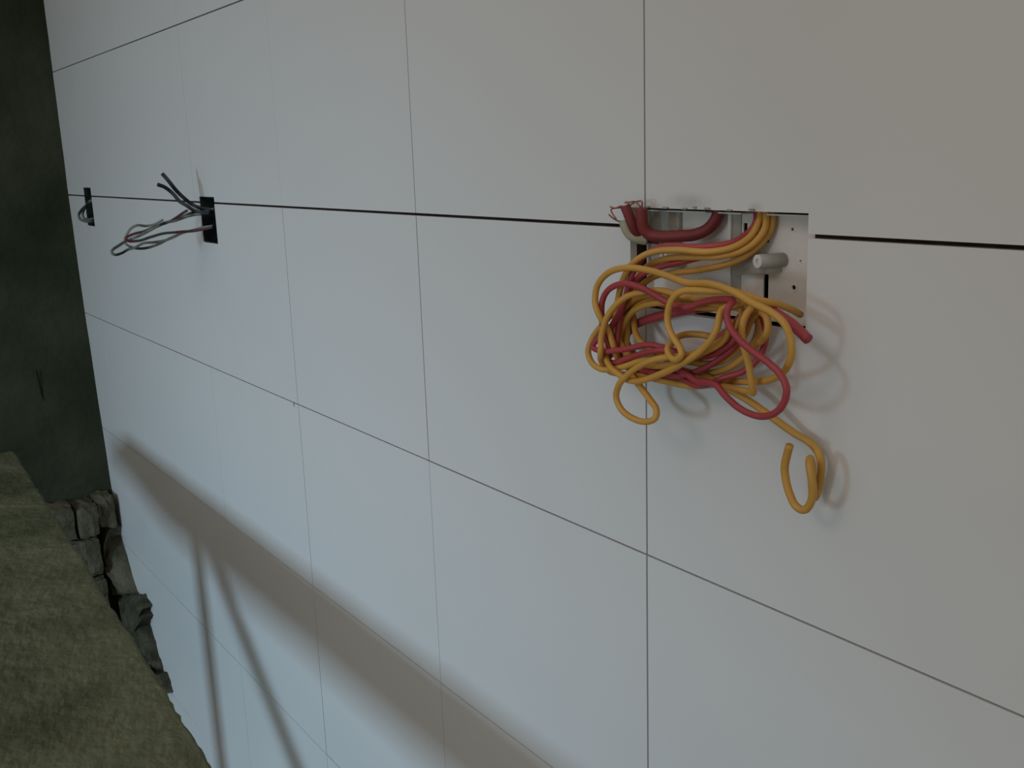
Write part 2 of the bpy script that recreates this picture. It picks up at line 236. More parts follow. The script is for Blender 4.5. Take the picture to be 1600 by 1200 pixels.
WIRES = {  # wire paths traced in image pixels, unprojected at assumed depths, baked as points
 'YA': [(0.1144,0.0159,1.3255),(0.1146,0.0159,1.3201),(0.1149,0.0154,1.3166),(0.1153,0.0149,1.3132),(0.1155,0.014,1.3098),(0.1152,0.0127,1.3065),(0.1148,0.0112,1.3034),(0.1141,0.0095,1.3004),(0.1132,0.0075,1.2976),(0.1118,0.0053,1.2951),(0.1104,0.0029,1.2931),(0.1086,0.0004,1.2912),(0.1065,-0.0019,1.2897),(0.1041,-0.0041,1.2883),(0.1014,-0.006,1.2873),(0.0984,-0.0077,1.2865),(0.0954,-0.0093,1.2859),(0.0923,-0.0108,1.2854),(0.0892,-0.0123,1.285),(0.086,-0.0138,1.2847),(0.0827,-0.0151,1.2847),(0.0795,-0.0164,1.2848),(0.0762,-0.0176,1.285),(0.0729,-0.0188,1.2852),(0.0696,-0.02,1.2855),(0.0663,-0.0212,1.2856),(0.063,-0.0224,1.2857),(0.0597,-0.0235,1.2856),(0.0563,-0.0246,1.2854),(0.053,-0.0257,1.2852),(0.0496,-0.0267,1.2849),(0.0463,-0.0278,1.2844),(0.043,-0.029,1.2837),(0.0398,-0.0302,1.2828),(0.0367,-0.0314,1.2817),(0.0336,-0.0325,1.2803),(0.0307,-0.0335,1.2786),(0.0279,-0.0345,1.2767),(0.0252,-0.0353,1.2746),(0.0226,-0.036,1.2723),(0.0203,-0.0365,1.2697),(0.0182,-0.0369,1.2669),(0.0163,-0.0372,1.264),(0.0145,-0.0373,1.261),(0.0127,-0.0373,1.2579),(0.0111,-0.0372,1.2548),(0.0095,-0.037,1.2517),(0.0081,-0.0368,1.2485),(0.0067,-0.0365,1.2452),(0.0055,-0.0362,1.242),(0.0043,-0.0359,1.2387),(0.0032,-0.0357,1.2354),(0.0021,-0.0354,1.2322),(0.0011,-0.0352,1.2289),(0.0002,-0.035,1.2257),(-0.0006,-0.0348,1.2224),(-0.0012,-0.0345,1.219),(-0.0015,-0.0342,1.2156),(-0.0014,-0.0338,1.2121),(-0.0008,-0.033,1.2088),(0.0004,-0.0321,1.2058),(0.0022,-0.0316,1.2031),(0.005,-0.0321,1.2008),(0.008,-0.0329,1.1988),(0.0111,-0.0335,1.1969),(0.0143,-0.034,1.1953),(0.0176,-0.0345,1.194),(0.021,-0.035,1.1929),(0.0244,-0.0355,1.1921),(0.0279,-0.0359,1.1914),(0.0314,-0.0362,1.1909),(0.035,-0.0366,1.1905),(0.0386,-0.037,1.1904),(0.0423,-0.0376,1.1905),(0.046,-0.0381,1.1908),(0.0497,-0.0385,1.1912),(0.0533,-0.039,1.1916),(0.057,-0.0394,1.1922),(0.0606,-0.0399,1.1928),(0.0642,-0.0402,1.1935),(0.0678,-0.0406,1.1943),(0.0714,-0.0409,1.1952),(0.0749,-0.0411,1.1961),(0.0783,-0.041,1.1971),(0.0816,-0.0409,1.1981),(0.0849,-0.0408,1.1993),(0.0882,-0.0407,1.2005),(0.0915,-0.0406,1.2019),(0.0947,-0.0405,1.2032),(0.0978,-0.0403,1.2047),(0.1007,-0.0399,1.2062),(0.1036,-0.0394,1.2078),(0.1064,-0.0388,1.2094),(0.1092,-0.0382,1.2111),(0.1119,-0.0376,1.2129),(0.1146,-0.0371,1.2147),(0.1173,-0.0366,1.2165),(0.1199,-0.0362,1.2184),(0.1226,-0.0358,1.2203),(0.1252,-0.0355,1.2223),(0.1278,-0.0352,1.2243),(0.1303,-0.035,1.2264),(0.1327,-0.0348,1.2286),(0.135,-0.0345,1.231),(0.1373,-0.0345,1.2336),(0.1396,-0.0346,1.2362),(0.1416,-0.0345,1.2389),(0.1431,-0.0343,1.2419),(0.1429,-0.034,1.2452),(0.1408,-0.0336,1.2479),(0.1381,-0.0335,1.2501),(0.1352,-0.0335,1.2519),(0.1319,-0.0337,1.2531),(0.1285,-0.0341,1.2535),(0.1251,-0.0346,1.2535),(0.1217,-0.035,1.2533),(0.1182,-0.0353,1.2532),(0.1148,-0.0356,1.2529),(0.1114,-0.0359,1.2525),(0.1079,-0.0361,1.2521),(0.1045,-0.0364,1.2518),(0.1011,-0.0366,1.2515),(0.0976,-0.0369,1.2514),(0.0942,-0.0372,1.2515),(0.0907,-0.0376,1.2518),(0.0873,-0.0379,1.2521),(0.0839,-0.0383,1.2525),(0.0804,-0.0387,1.2528),(0.077,-0.0391,1.2532),(0.0736,-0.0395,1.2537),(0.0702,-0.04,1.2542),(0.0668,-0.0404,1.2546),(0.0634,-0.0409,1.2546),(0.0599,-0.0413,1.2545),(0.0565,-0.0416,1.2541),(0.0531,-0.042,1.2537),(0.0498,-0.0425,1.2531),(0.0464,-0.043,1.2525),(0.0431,-0.0436,1.2518),(0.0399,-0.0442,1.2511),(0.0366,-0.0449,1.2503),(0.0334,-0.0456,1.2493),(0.0302,-0.0462,1.2482),(0.0272,-0.0468,1.2467),(0.0243,-0.0474,1.245),(0.0215,-0.0479,1.2431),(0.0188,-0.0484,1.241),(0.0162,-0.0488,1.2388),(0.0138,-0.0492,1.2364),(0.0115,-0.0496,1.2338),(0.0093,-0.0499,1.2312),(0.0074,-0.0502,1.2284),(0.0056,-0.0505,1.2254),(0.0042,-0.0507,1.2222),(0.003,-0.0509,1.2189),(0.0019,-0.0511,1.2156),(0.001,-0.0513,1.2122),(0.0004,-0.0514,1.2088),(0.0002,-0.0516,1.2052),(0.0001,-0.0516,1.2017),(-0.0005,-0.0514,1.1983),(-0.0019,-0.0504,1.1951),(-0.0047,-0.0482,1.1926),(-0.0077,-0.0457,1.1904),(-0.0103,-0.0431,1.1879),(-0.0117,-0.0404,1.1849),(-0.0116,-0.0381,1.1817),(-0.0099,-0.0366,1.1789),(-0.0071,-0.0355,1.1771),(-0.0038,-0.0348,1.1765),(-0.0005,-0.0344,1.1764),(0.0029,-0.0341,1.1764),(0.0063,-0.0339,1.1766),(0.0096,-0.0338,1.1769),(0.013,-0.0336,1.1771),(0.0167,-0.0336,1.1776),(0.0202,-0.0334,1.1781),(0.0237,-0.0331,1.1784),(0.0272,-0.033,1.1786),(0.0308,-0.0328,1.1787),(0.0343,-0.0326,1.1788),(0.0379,-0.0325,1.1787),(0.0415,-0.0323,1.1787),(0.045,-0.0322,1.1786),(0.0486,-0.0321,1.1786),(0.0521,-0.032,1.1785),(0.0557,-0.0319,1.1785),(0.0593,-0.0318,1.1785),(0.0628,-0.0317,1.1785),(0.0664,-0.0316,1.1785),(0.07,-0.0315,1.1785),(0.0736,-0.0313,1.1785),(0.0771,-0.0312,1.1786),(0.0807,-0.0311,1.1787),(0.0843,-0.031,1.1789),(0.0879,-0.031,1.1792),(0.0915,-0.031,1.1796),(0.095,-0.031,1.1803),(0.0986,-0.0312,1.1811),(0.1021,-0.0313,1.182),(0.1057,-0.0315,1.183),(0.1092,-0.0317,1.1838),(0.1127,-0.0318,1.1844),(0.1161,-0.0317,1.1848),(0.1195,-0.0317,1.1851),(0.1229,-0.0317,1.1851),(0.1263,-0.0317,1.185),(0.1297,-0.0318,1.1849),(0.1331,-0.0319,1.1848),(0.1365,-0.0321,1.1849),(0.1399,-0.0322,1.185),(0.1433,-0.0324,1.1852),(0.1467,-0.0328,1.1854),(0.1501,-0.0334,1.1857),(0.1533,-0.0346,1.1859),(0.1564,-0.0362,1.186),(0.1587,-0.038,1.1876),(0.1593,-0.0396,1.1907),(0.1594,-0.0407,1.1941),(0.1592,-0.0413,1.1976),(0.1589,-0.0417,1.2012),(0.1584,-0.0421,1.2047),(0.1578,-0.0424,1.2082),(0.1569,-0.0428,1.2116),(0.1559,-0.0432,1.215),(0.1548,-0.0434,1.2183),(0.1538,-0.0436,1.2217),(0.1528,-0.0436,1.2251),(0.1518,-0.0434,1.2285),(0.1511,-0.0431,1.2319),(0.151,-0.0427,1.2354),(0.1515,-0.0424,1.2389),(0.1523,-0.0419,1.2423),(0.1532,-0.041,1.2455),(0.1544,-0.0393,1.2484),(0.1555,-0.0374,1.2511)],
 'YB': [(0.1204,0.0154,1.3255),(0.1206,0.0154,1.3157),(0.121,0.0149,1.3123),(0.1214,0.0146,1.3088),(0.1216,0.0141,1.3054),(0.1211,0.0134,1.3021),(0.12,0.0124,1.299),(0.1185,0.0111,1.2962),(0.1168,0.0096,1.2936),(0.1151,0.0079,1.2912),(0.1132,0.0059,1.2891),(0.1111,0.0039,1.2873),(0.1087,0.002,1.2857),(0.1061,0.0002,1.2844),(0.1032,-0.0015,1.2833),(0.1003,-0.0032,1.2824),(0.0972,-0.0047,1.2817),(0.094,-0.0059,1.2811),(0.0907,-0.007,1.2806),(0.0873,-0.0079,1.2803),(0.0838,-0.0086,1.2801),(0.0804,-0.0094,1.2799),(0.077,-0.0102,1.2798),(0.0736,-0.011,1.2795),(0.0702,-0.0119,1.2794),(0.0668,-0.0127,1.2792),(0.0634,-0.0136,1.2791),(0.06,-0.0144,1.279),(0.0566,-0.0152,1.2788),(0.0531,-0.0159,1.2784),(0.0497,-0.0166,1.2779),(0.0462,-0.0171,1.2773),(0.0427,-0.0176,1.2765),(0.0392,-0.0181,1.2756),(0.0357,-0.0185,1.2746),(0.0323,-0.0189,1.2733),(0.029,-0.0192,1.2719),(0.0257,-0.0194,1.2704),(0.0226,-0.0195,1.2686),(0.0195,-0.0196,1.2666),(0.0167,-0.0197,1.2644),(0.014,-0.0196,1.262),(0.0115,-0.0195,1.2594),(0.0093,-0.0194,1.2566),(0.0072,-0.0192,1.2537),(0.0054,-0.0191,1.2506),(0.0041,-0.019,1.2473),(0.003,-0.019,1.2439),(0.0022,-0.0189,1.2405),(0.0017,-0.0186,1.2369),(0.0018,-0.0185,1.2334),(0.0029,-0.0187,1.23),(0.0046,-0.0191,1.2268),(0.0064,-0.0196,1.2238),(0.0085,-0.0213,1.2208),(0.0101,-0.0223,1.2177),(0.012,-0.0232,1.2147),(0.0142,-0.0243,1.2122),(0.0169,-0.0253,1.21),(0.0198,-0.0262,1.2081),(0.0229,-0.0268,1.2064),(0.0261,-0.027,1.2052),(0.0294,-0.0271,1.204),(0.0327,-0.0271,1.2028),(0.036,-0.0271,1.2016),(0.0393,-0.027,1.2005),(0.0426,-0.0269,1.1995),(0.046,-0.0269,1.1987),(0.0494,-0.0268,1.198),(0.0528,-0.0268,1.1975),(0.0563,-0.0268,1.197),(0.0597,-0.0267,1.1967),(0.0632,-0.0266,1.1966),(0.0666,-0.0265,1.1968),(0.07,-0.0263,1.1972),(0.0734,-0.0261,1.1977),(0.0768,-0.0258,1.1984),(0.0801,-0.0256,1.1992),(0.0834,-0.0253,1.2001),(0.0867,-0.0251,1.2011),(0.0899,-0.0249,1.2022),(0.0931,-0.0248,1.2035),(0.0962,-0.0247,1.2049),(0.0993,-0.0247,1.2064),(0.1022,-0.0248,1.208),(0.1051,-0.0248,1.2098),(0.108,-0.0248,1.2116),(0.1108,-0.0248,1.2136),(0.1135,-0.0246,1.2156),(0.1161,-0.0242,1.2177),(0.1186,-0.0237,1.2199),(0.1211,-0.0232,1.2222),(0.1234,-0.0227,1.2244),(0.1258,-0.0222,1.2267),(0.1283,-0.022,1.2289),(0.131,-0.0223,1.2312),(0.1336,-0.0227,1.2336),(0.1361,-0.0231,1.2363),(0.1375,-0.0239,1.2395),(0.1365,-0.025,1.2426),(0.1343,-0.0257,1.245),(0.1314,-0.0263,1.2464),(0.128,-0.0266,1.2466),(0.1246,-0.0268,1.2462),(0.1213,-0.0269,1.2457),(0.118,-0.0272,1.2451),(0.1147,-0.0274,1.2446),(0.1113,-0.0276,1.2443),(0.108,-0.0278,1.244),(0.1047,-0.028,1.2438),(0.1013,-0.0281,1.2436),(0.098,-0.0283,1.2434),(0.0947,-0.0284,1.2431),(0.0914,-0.0286,1.243),(0.0881,-0.0289,1.2428),(0.0847,-0.0289,1.2427),(0.0812,-0.0291,1.2426),(0.0778,-0.0292,1.2426),(0.0743,-0.0294,1.2427),(0.0709,-0.0296,1.2428),(0.0674,-0.0299,1.243),(0.0639,-0.0301,1.2432),(0.0604,-0.0303,1.2432),(0.0568,-0.0304,1.2431),(0.0533,-0.0306,1.2429),(0.0498,-0.0308,1.2425),(0.0463,-0.031,1.242),(0.0428,-0.0312,1.2413),(0.0393,-0.0314,1.2406),(0.0358,-0.0315,1.2397),(0.0324,-0.0315,1.2386),(0.029,-0.0314,1.2374),(0.0257,-0.0312,1.2361),(0.0224,-0.031,1.2346),(0.0192,-0.0308,1.233),(0.0162,-0.0306,1.231),(0.0134,-0.0304,1.2288),(0.0108,-0.0303,1.2263),(0.0085,-0.0301,1.2236),(0.006,-0.0298,1.2208),(0.0038,-0.0295,1.2179),(0.0015,-0.029,1.215),(-0.0006,-0.0282,1.2119),(-0.0021,-0.0271,1.2084),(-0.0026,-0.026,1.2048),(-0.0025,-0.0249,1.2012),(-0.0021,-0.0238,1.1977),(-0.0012,-0.0232,1.1943),(0.0002,-0.0226,1.1911),(0.0022,-0.022,1.1882),(0.0048,-0.0214,1.1859),(0.0078,-0.0209,1.1839),(0.0109,-0.0204,1.1822),(0.0141,-0.0199,1.1808),(0.0176,-0.0196,1.1796),(0.0211,-0.0194,1.1786),(0.0247,-0.0193,1.1778),(0.0284,-0.0192,1.1773),(0.0321,-0.0191,1.1771),(0.0358,-0.0191,1.1771),(0.0394,-0.0191,1.1772),(0.0431,-0.0191,1.1774),(0.0468,-0.0191,1.1777),(0.0505,-0.0192,1.1781),(0.0542,-0.0193,1.1784),(0.0578,-0.0194,1.1787),(0.0615,-0.0195,1.179),(0.0651,-0.0196,1.1793),(0.0687,-0.0197,1.1797),(0.0722,-0.0198,1.1801),(0.0757,-0.0199,1.1805),(0.0792,-0.0199,1.1809),(0.0826,-0.02,1.1814),(0.0861,-0.02,1.1819),(0.0894,-0.02,1.1824),(0.0928,-0.02,1.183),(0.0962,-0.02,1.1835),(0.0996,-0.02,1.184),(0.1029,-0.0201,1.1845),(0.1063,-0.0202,1.185),(0.1097,-0.0203,1.1854),(0.1131,-0.0205,1.186),(0.1165,-0.021,1.1865),(0.1201,-0.0218,1.187),(0.1236,-0.0225,1.1875),(0.1271,-0.0233,1.1881),(0.1306,-0.024,1.1886),(0.1341,-0.0247,1.1893),(0.1376,-0.0255,1.1899),(0.1411,-0.0263,1.1905),(0.1446,-0.027,1.1911),(0.1481,-0.0278,1.1918),(0.1515,-0.0286,1.1926),(0.1549,-0.0295,1.1934),(0.1583,-0.0303,1.1943),(0.1617,-0.0311,1.1952),(0.1651,-0.032,1.1962),(0.1684,-0.0329,1.1973),(0.1717,-0.0338,1.1986),(0.1748,-0.0346,1.2),(0.1779,-0.0355,1.2015),(0.181,-0.0364,1.2032),(0.1839,-0.0373,1.2051),(0.1867,-0.0382,1.2071),(0.1893,-0.0391,1.2094),(0.1916,-0.04,1.212),(0.1936,-0.0408,1.2148),(0.1953,-0.0416,1.2179),(0.1967,-0.0424,1.2211),(0.1975,-0.0431,1.2244),(0.1979,-0.0438,1.2279),(0.1979,-0.0444,1.2314),(0.1974,-0.045,1.2349),(0.1965,-0.0458,1.2382),(0.1951,-0.0465,1.2414),(0.1931,-0.047,1.2443),(0.1905,-0.0475,1.2466),(0.1875,-0.0478,1.2484),(0.1844,-0.048,1.25),(0.1812,-0.0483,1.2515),(0.1779,-0.0486,1.2526),(0.1745,-0.0488,1.2536),(0.1712,-0.0491,1.2546),(0.1678,-0.0493,1.2555),(0.1645,-0.0494,1.2566),(0.1611,-0.0495,1.2578),(0.1579,-0.0495,1.2591),(0.1546,-0.0495,1.2603),(0.1512,-0.0495,1.2615),(0.1479,-0.0496,1.2625),(0.1445,-0.0496,1.2633),(0.141,-0.0496,1.2641),(0.1376,-0.0497,1.2648),(0.1341,-0.0496,1.2653),(0.1306,-0.0496,1.2657),(0.127,-0.0494,1.266),(0.1234,-0.0492,1.2662),(0.1198,-0.049,1.2661),(0.1162,-0.0488,1.2659),(0.1126,-0.0486,1.2656),(0.1091,-0.0486,1.2652),(0.1056,-0.0486,1.2649),(0.1021,-0.0486,1.2648),(0.0987,-0.0486,1.265),(0.0952,-0.0486,1.2654),(0.0918,-0.0486,1.266),(0.0884,-0.0486,1.2666),(0.085,-0.0487,1.2673),(0.0817,-0.0487,1.268),(0.0783,-0.0487,1.2686),(0.0749,-0.0488,1.2691),(0.0714,-0.0488,1.2696),(0.068,-0.0489,1.2701),(0.0646,-0.0489,1.2706),(0.0612,-0.049,1.271),(0.0578,-0.049,1.2713),(0.0544,-0.0491,1.2716),(0.0509,-0.0492,1.2718),(0.0475,-0.0493,1.272),(0.0441,-0.0494,1.2721),(0.0407,-0.0495,1.2721),(0.0372,-0.0497,1.272),(0.0338,-0.0498,1.2718),(0.0304,-0.0499,1.2715),(0.0271,-0.0499,1.271),(0.0237,-0.0499,1.2704),(0.0204,-0.0499,1.2697),(0.0172,-0.0499,1.2689),(0.0139,-0.0499,1.2678),(0.0108,-0.0499,1.2666),(0.0078,-0.0499,1.2651),(0.005,-0.05,1.2633),(0.0022,-0.05,1.2614),(-0.0004,-0.0501,1.2592),(-0.0027,-0.0501,1.2568),(-0.0047,-0.0502,1.254),(-0.0062,-0.0503,1.2509),(-0.0072,-0.0503,1.2476),(-0.0078,-0.0504,1.2442),(-0.0079,-0.0504,1.2406),(-0.0074,-0.0504,1.2371),(-0.006,-0.0502,1.2337),(-0.0045,-0.0498,1.2304),(-0.003,-0.049,1.2272),(-0.0016,-0.0478,1.2239),(-0.0002,-0.0463,1.2208),(0.0011,-0.045,1.2176),(0.0023,-0.044,1.2142),(0.0033,-0.0434,1.2107),(0.0042,-0.0428,1.2071),(0.005,-0.0421,1.2035),(0.0053,-0.041,1.1998),(0.005,-0.0396,1.1961),(0.0043,-0.0375,1.1925),(0.0043,-0.0354,1.1891),(0.006,-0.0341,1.1865),(0.0084,-0.0329,1.1847),(0.0111,-0.0318,1.1832),(0.0142,-0.0307,1.1819)],
 'YC': [(0.122,0.0208,1.3255),(0.1222,0.0208,1.3163),(0.1227,0.0204,1.3129),(0.1231,0.02,1.3095),(0.1232,0.0196,1.3061),(0.1225,0.0191,1.3027),(0.1211,0.0189,1.2995),(0.1194,0.0185,1.2965),(0.1176,0.0174,1.2936),(0.116,0.0159,1.2909),(0.1143,0.014,1.2883),(0.1125,0.0121,1.2859),(0.1104,0.0103,1.2837),(0.108,0.0086,1.2817),(0.1053,0.007,1.2798),(0.1025,0.0054,1.2782),(0.0996,0.0039,1.2768),(0.0966,0.0025,1.2754),(0.0934,0.0012,1.2742),(0.0902,0,1.2731),(0.087,-0.0011,1.2721),(0.0836,-0.0021,1.2713),(0.0802,-0.0031,1.2705),(0.0768,-0.0039,1.2699),(0.0734,-0.0048,1.2692),(0.0699,-0.0055,1.2686),(0.0665,-0.0063,1.268),(0.063,-0.0069,1.2674),(0.0595,-0.0074,1.2669),(0.056,-0.008,1.2665),(0.0525,-0.0085,1.266),(0.049,-0.009,1.2655),(0.0455,-0.0096,1.265),(0.0421,-0.0103,1.2643),(0.0387,-0.0111,1.2638),(0.0353,-0.0119,1.2632),(0.0319,-0.0127,1.2625),(0.0286,-0.0136,1.2615),(0.0254,-0.0145,1.2602),(0.0224,-0.0154,1.2586),(0.0196,-0.0163,1.2567),(0.0169,-0.0173,1.2546),(0.0144,-0.0186,1.2525),(0.012,-0.02,1.2503),(0.0098,-0.0217,1.248),(0.0077,-0.0233,1.2457),(0.0056,-0.0249,1.2433),(0.0036,-0.0265,1.2408),(0.0018,-0.0283,1.2383),(-0.0001,-0.0299,1.2357),(-0.0019,-0.0315,1.2331),(-0.0039,-0.0328,1.2304),(-0.006,-0.0339,1.2278),(-0.0082,-0.0348,1.2253),(-0.0105,-0.0355,1.2227),(-0.0127,-0.0362,1.2202),(-0.015,-0.0369,1.2176),(-0.0174,-0.0375,1.2151),(-0.0198,-0.038,1.2126),(-0.0221,-0.0384,1.21),(-0.0242,-0.0389,1.2073),(-0.026,-0.0395,1.2043),(-0.0274,-0.0402,1.2011),(-0.0285,-0.041,1.1978),(-0.0291,-0.0417,1.1943),(-0.0285,-0.0421,1.1907),(-0.0268,-0.0423,1.1874),(-0.0244,-0.0425,1.1847),(-0.0213,-0.0427,1.1826),(-0.0179,-0.0429,1.1813),(-0.0142,-0.0432,1.1806),(-0.0105,-0.0434,1.1801),(-0.0071,-0.0431,1.1801),(-0.0038,-0.0427,1.1804),(-0.0005,-0.0424,1.181),(0.0027,-0.0421,1.1817),(0.006,-0.0418,1.1824),(0.0094,-0.0417,1.1833),(0.0128,-0.0417,1.1844),(0.0162,-0.0418,1.1855),(0.0196,-0.0419,1.1867),(0.0229,-0.0419,1.188),(0.0263,-0.0419,1.1892),(0.0296,-0.0418,1.1906),(0.0329,-0.0417,1.192),(0.0361,-0.0414,1.1933),(0.0393,-0.041,1.1945),(0.0426,-0.0405,1.1955),(0.0458,-0.0399,1.1964),(0.0491,-0.0394,1.1972),(0.0524,-0.0388,1.1979),(0.0557,-0.0382,1.1984),(0.059,-0.0376,1.1989),(0.0624,-0.037,1.1992),(0.0658,-0.0364,1.1994),(0.0692,-0.0358,1.1994),(0.0726,-0.0352,1.1993),(0.076,-0.0345,1.1992),(0.0794,-0.0339,1.1991),(0.0828,-0.0332,1.199),(0.0863,-0.0325,1.1991),(0.0897,-0.0318,1.1991),(0.0931,-0.031,1.199),(0.0966,-0.0302,1.199),(0.1,-0.0294,1.1991),(0.1035,-0.0287,1.1994),(0.1069,-0.028,1.1999),(0.1103,-0.0274,1.2009),(0.1135,-0.0269,1.2021),(0.1167,-0.0264,1.2036),(0.1198,-0.026,1.2053),(0.1228,-0.0256,1.2071),(0.1256,-0.0252,1.2092),(0.1282,-0.0249,1.2116),(0.1304,-0.0247,1.2142),(0.1322,-0.0246,1.2172),(0.1338,-0.0246,1.2202),(0.1353,-0.0245,1.2233),(0.137,-0.0244,1.2263),(0.1386,-0.0244,1.2293),(0.1401,-0.0244,1.2325),(0.1417,-0.0244,1.2356),(0.1435,-0.0246,1.2386),(0.1461,-0.0256,1.2412),(0.1491,-0.0268,1.2434),(0.1523,-0.0281,1.245),(0.1557,-0.0295,1.2461),(0.1591,-0.0306,1.246),(0.1622,-0.0314,1.245),(0.1647,-0.0321,1.243),(0.1662,-0.0326,1.2402),(0.1668,-0.0329,1.237),(0.1665,-0.033,1.2337),(0.1649,-0.0327,1.2308),(0.1626,-0.0322,1.2282),(0.1601,-0.0317,1.2258),(0.1573,-0.031,1.2238),(0.1544,-0.0304,1.222),(0.1515,-0.0297,1.2201),(0.1487,-0.0292,1.2179),(0.1462,-0.0289,1.2155),(0.1437,-0.0285,1.2131),(0.1411,-0.0282,1.2107),(0.1384,-0.0279,1.2084),(0.1355,-0.0274,1.2064),(0.1326,-0.0269,1.2044),(0.1296,-0.0264,1.2025),(0.1266,-0.0259,1.2007),(0.1235,-0.0254,1.199),(0.1203,-0.0249,1.1974),(0.117,-0.0244,1.196),(0.1136,-0.024,1.1947),(0.1102,-0.0235,1.1936),(0.1068,-0.0231,1.1926),(0.1033,-0.0227,1.1917),(0.0997,-0.0224,1.1908),(0.0963,-0.0221,1.19),(0.0929,-0.0219,1.1893),(0.0895,-0.0219,1.1886),(0.0861,-0.0219,1.1879),(0.0827,-0.0219,1.1873),(0.0793,-0.0219,1.1868),(0.0759,-0.022,1.1863),(0.0724,-0.022,1.1859),(0.069,-0.0221,1.1856),(0.0655,-0.0221,1.1853),(0.0621,-0.0222,1.1851),(0.0586,-0.0222,1.1851),(0.0552,-0.0222,1.1851),(0.0517,-0.0222,1.1852),(0.0482,-0.0223,1.1854),(0.0448,-0.0223,1.1857),(0.0413,-0.0224,1.186),(0.0379,-0.0224,1.1864),(0.0344,-0.0224,1.1868),(0.031,-0.0224,1.1872),(0.0276,-0.0223,1.1877),(0.0241,-0.0222,1.1882),(0.0207,-0.0221,1.1887),(0.0173,-0.0219,1.1893),(0.0139,-0.0217,1.19),(0.0105,-0.0216,1.1906),(0.0071,-0.0214,1.1912)],
 'YD': [(0.1526,-0.0328,1.2533),(0.1495,-0.0343,1.2528),(0.1464,-0.0357,1.2522),(0.1433,-0.0372,1.2516),(0.1402,-0.0388,1.2507),(0.1373,-0.0406,1.2499),(0.1345,-0.0426,1.2488),(0.1328,-0.0449,1.247),(0.1333,-0.0471,1.2444),(0.1337,-0.0486,1.2413),(0.1337,-0.0493,1.2378),(0.1332,-0.0499,1.2344),(0.132,-0.0506,1.2311),(0.1305,-0.0511,1.2279),(0.1286,-0.0514,1.2249),(0.1263,-0.0515,1.2222),(0.1236,-0.0514,1.2198),(0.1209,-0.0512,1.2175),(0.1181,-0.0511,1.2152),(0.1153,-0.051,1.2131),(0.1124,-0.051,1.211),(0.1094,-0.0509,1.209),(0.1064,-0.0509,1.2071),(0.1034,-0.0508,1.2053),(0.1003,-0.0508,1.2035),(0.0972,-0.0508,1.2018),(0.0941,-0.0508,1.2001),(0.091,-0.0508,1.1984),(0.0878,-0.0507,1.1968),(0.0847,-0.0506,1.1952),(0.0815,-0.0505,1.1937),(0.0783,-0.0504,1.1922),(0.0751,-0.0502,1.1908),(0.0719,-0.05,1.1894),(0.0687,-0.0499,1.188),(0.0655,-0.0498,1.1866),(0.0623,-0.0496,1.1853),(0.059,-0.0495,1.184),(0.0558,-0.0495,1.1827),(0.0525,-0.0494,1.1815),(0.0492,-0.0493,1.1804),(0.0459,-0.0492,1.1794),(0.0425,-0.049,1.1787),(0.039,-0.0489,1.1781),(0.0355,-0.0488,1.1778),(0.0321,-0.0486,1.1778),(0.0287,-0.0485,1.1782),(0.0254,-0.0484,1.1789),(0.0221,-0.0483,1.1797),(0.0189,-0.0481,1.1807),(0.0156,-0.0479,1.1817),(0.0124,-0.0477,1.1827),(0.0093,-0.0474,1.1838),(0.0062,-0.0467,1.1852),(0.0031,-0.0458,1.1869),(0.0002,-0.0447,1.1888),(-0.0025,-0.0432,1.1908),(-0.0048,-0.0416,1.1934),(-0.0062,-0.0399,1.1964),(-0.0069,-0.0385,1.1996),(-0.0072,-0.0372,1.2029),(-0.0073,-0.0358,1.2062),(-0.0073,-0.0345,1.2095),(-0.0072,-0.0333,1.2128),(-0.0068,-0.032,1.216),(-0.0058,-0.0311,1.2193),(-0.0043,-0.0304,1.2224),(-0.0022,-0.0298,1.2254),(0.0001,-0.0294,1.2281),(0.0027,-0.0291,1.2308),(0.0053,-0.0287,1.2332),(0.0081,-0.0284,1.2355),(0.0111,-0.0285,1.2377),(0.0144,-0.0288,1.2397),(0.0177,-0.0291,1.2415),(0.0211,-0.0295,1.2431),(0.0245,-0.0298,1.2444),(0.0279,-0.0301,1.2456),(0.0314,-0.0303,1.2467),(0.0349,-0.0305,1.2476),(0.0384,-0.0307,1.2483),(0.0419,-0.0308,1.2487),(0.0455,-0.031,1.2489),(0.0491,-0.0311,1.249),(0.0527,-0.0313,1.249),(0.0562,-0.0314,1.2489),(0.0598,-0.0315,1.2488),(0.0633,-0.0316,1.2488),(0.0668,-0.0316,1.2488)],
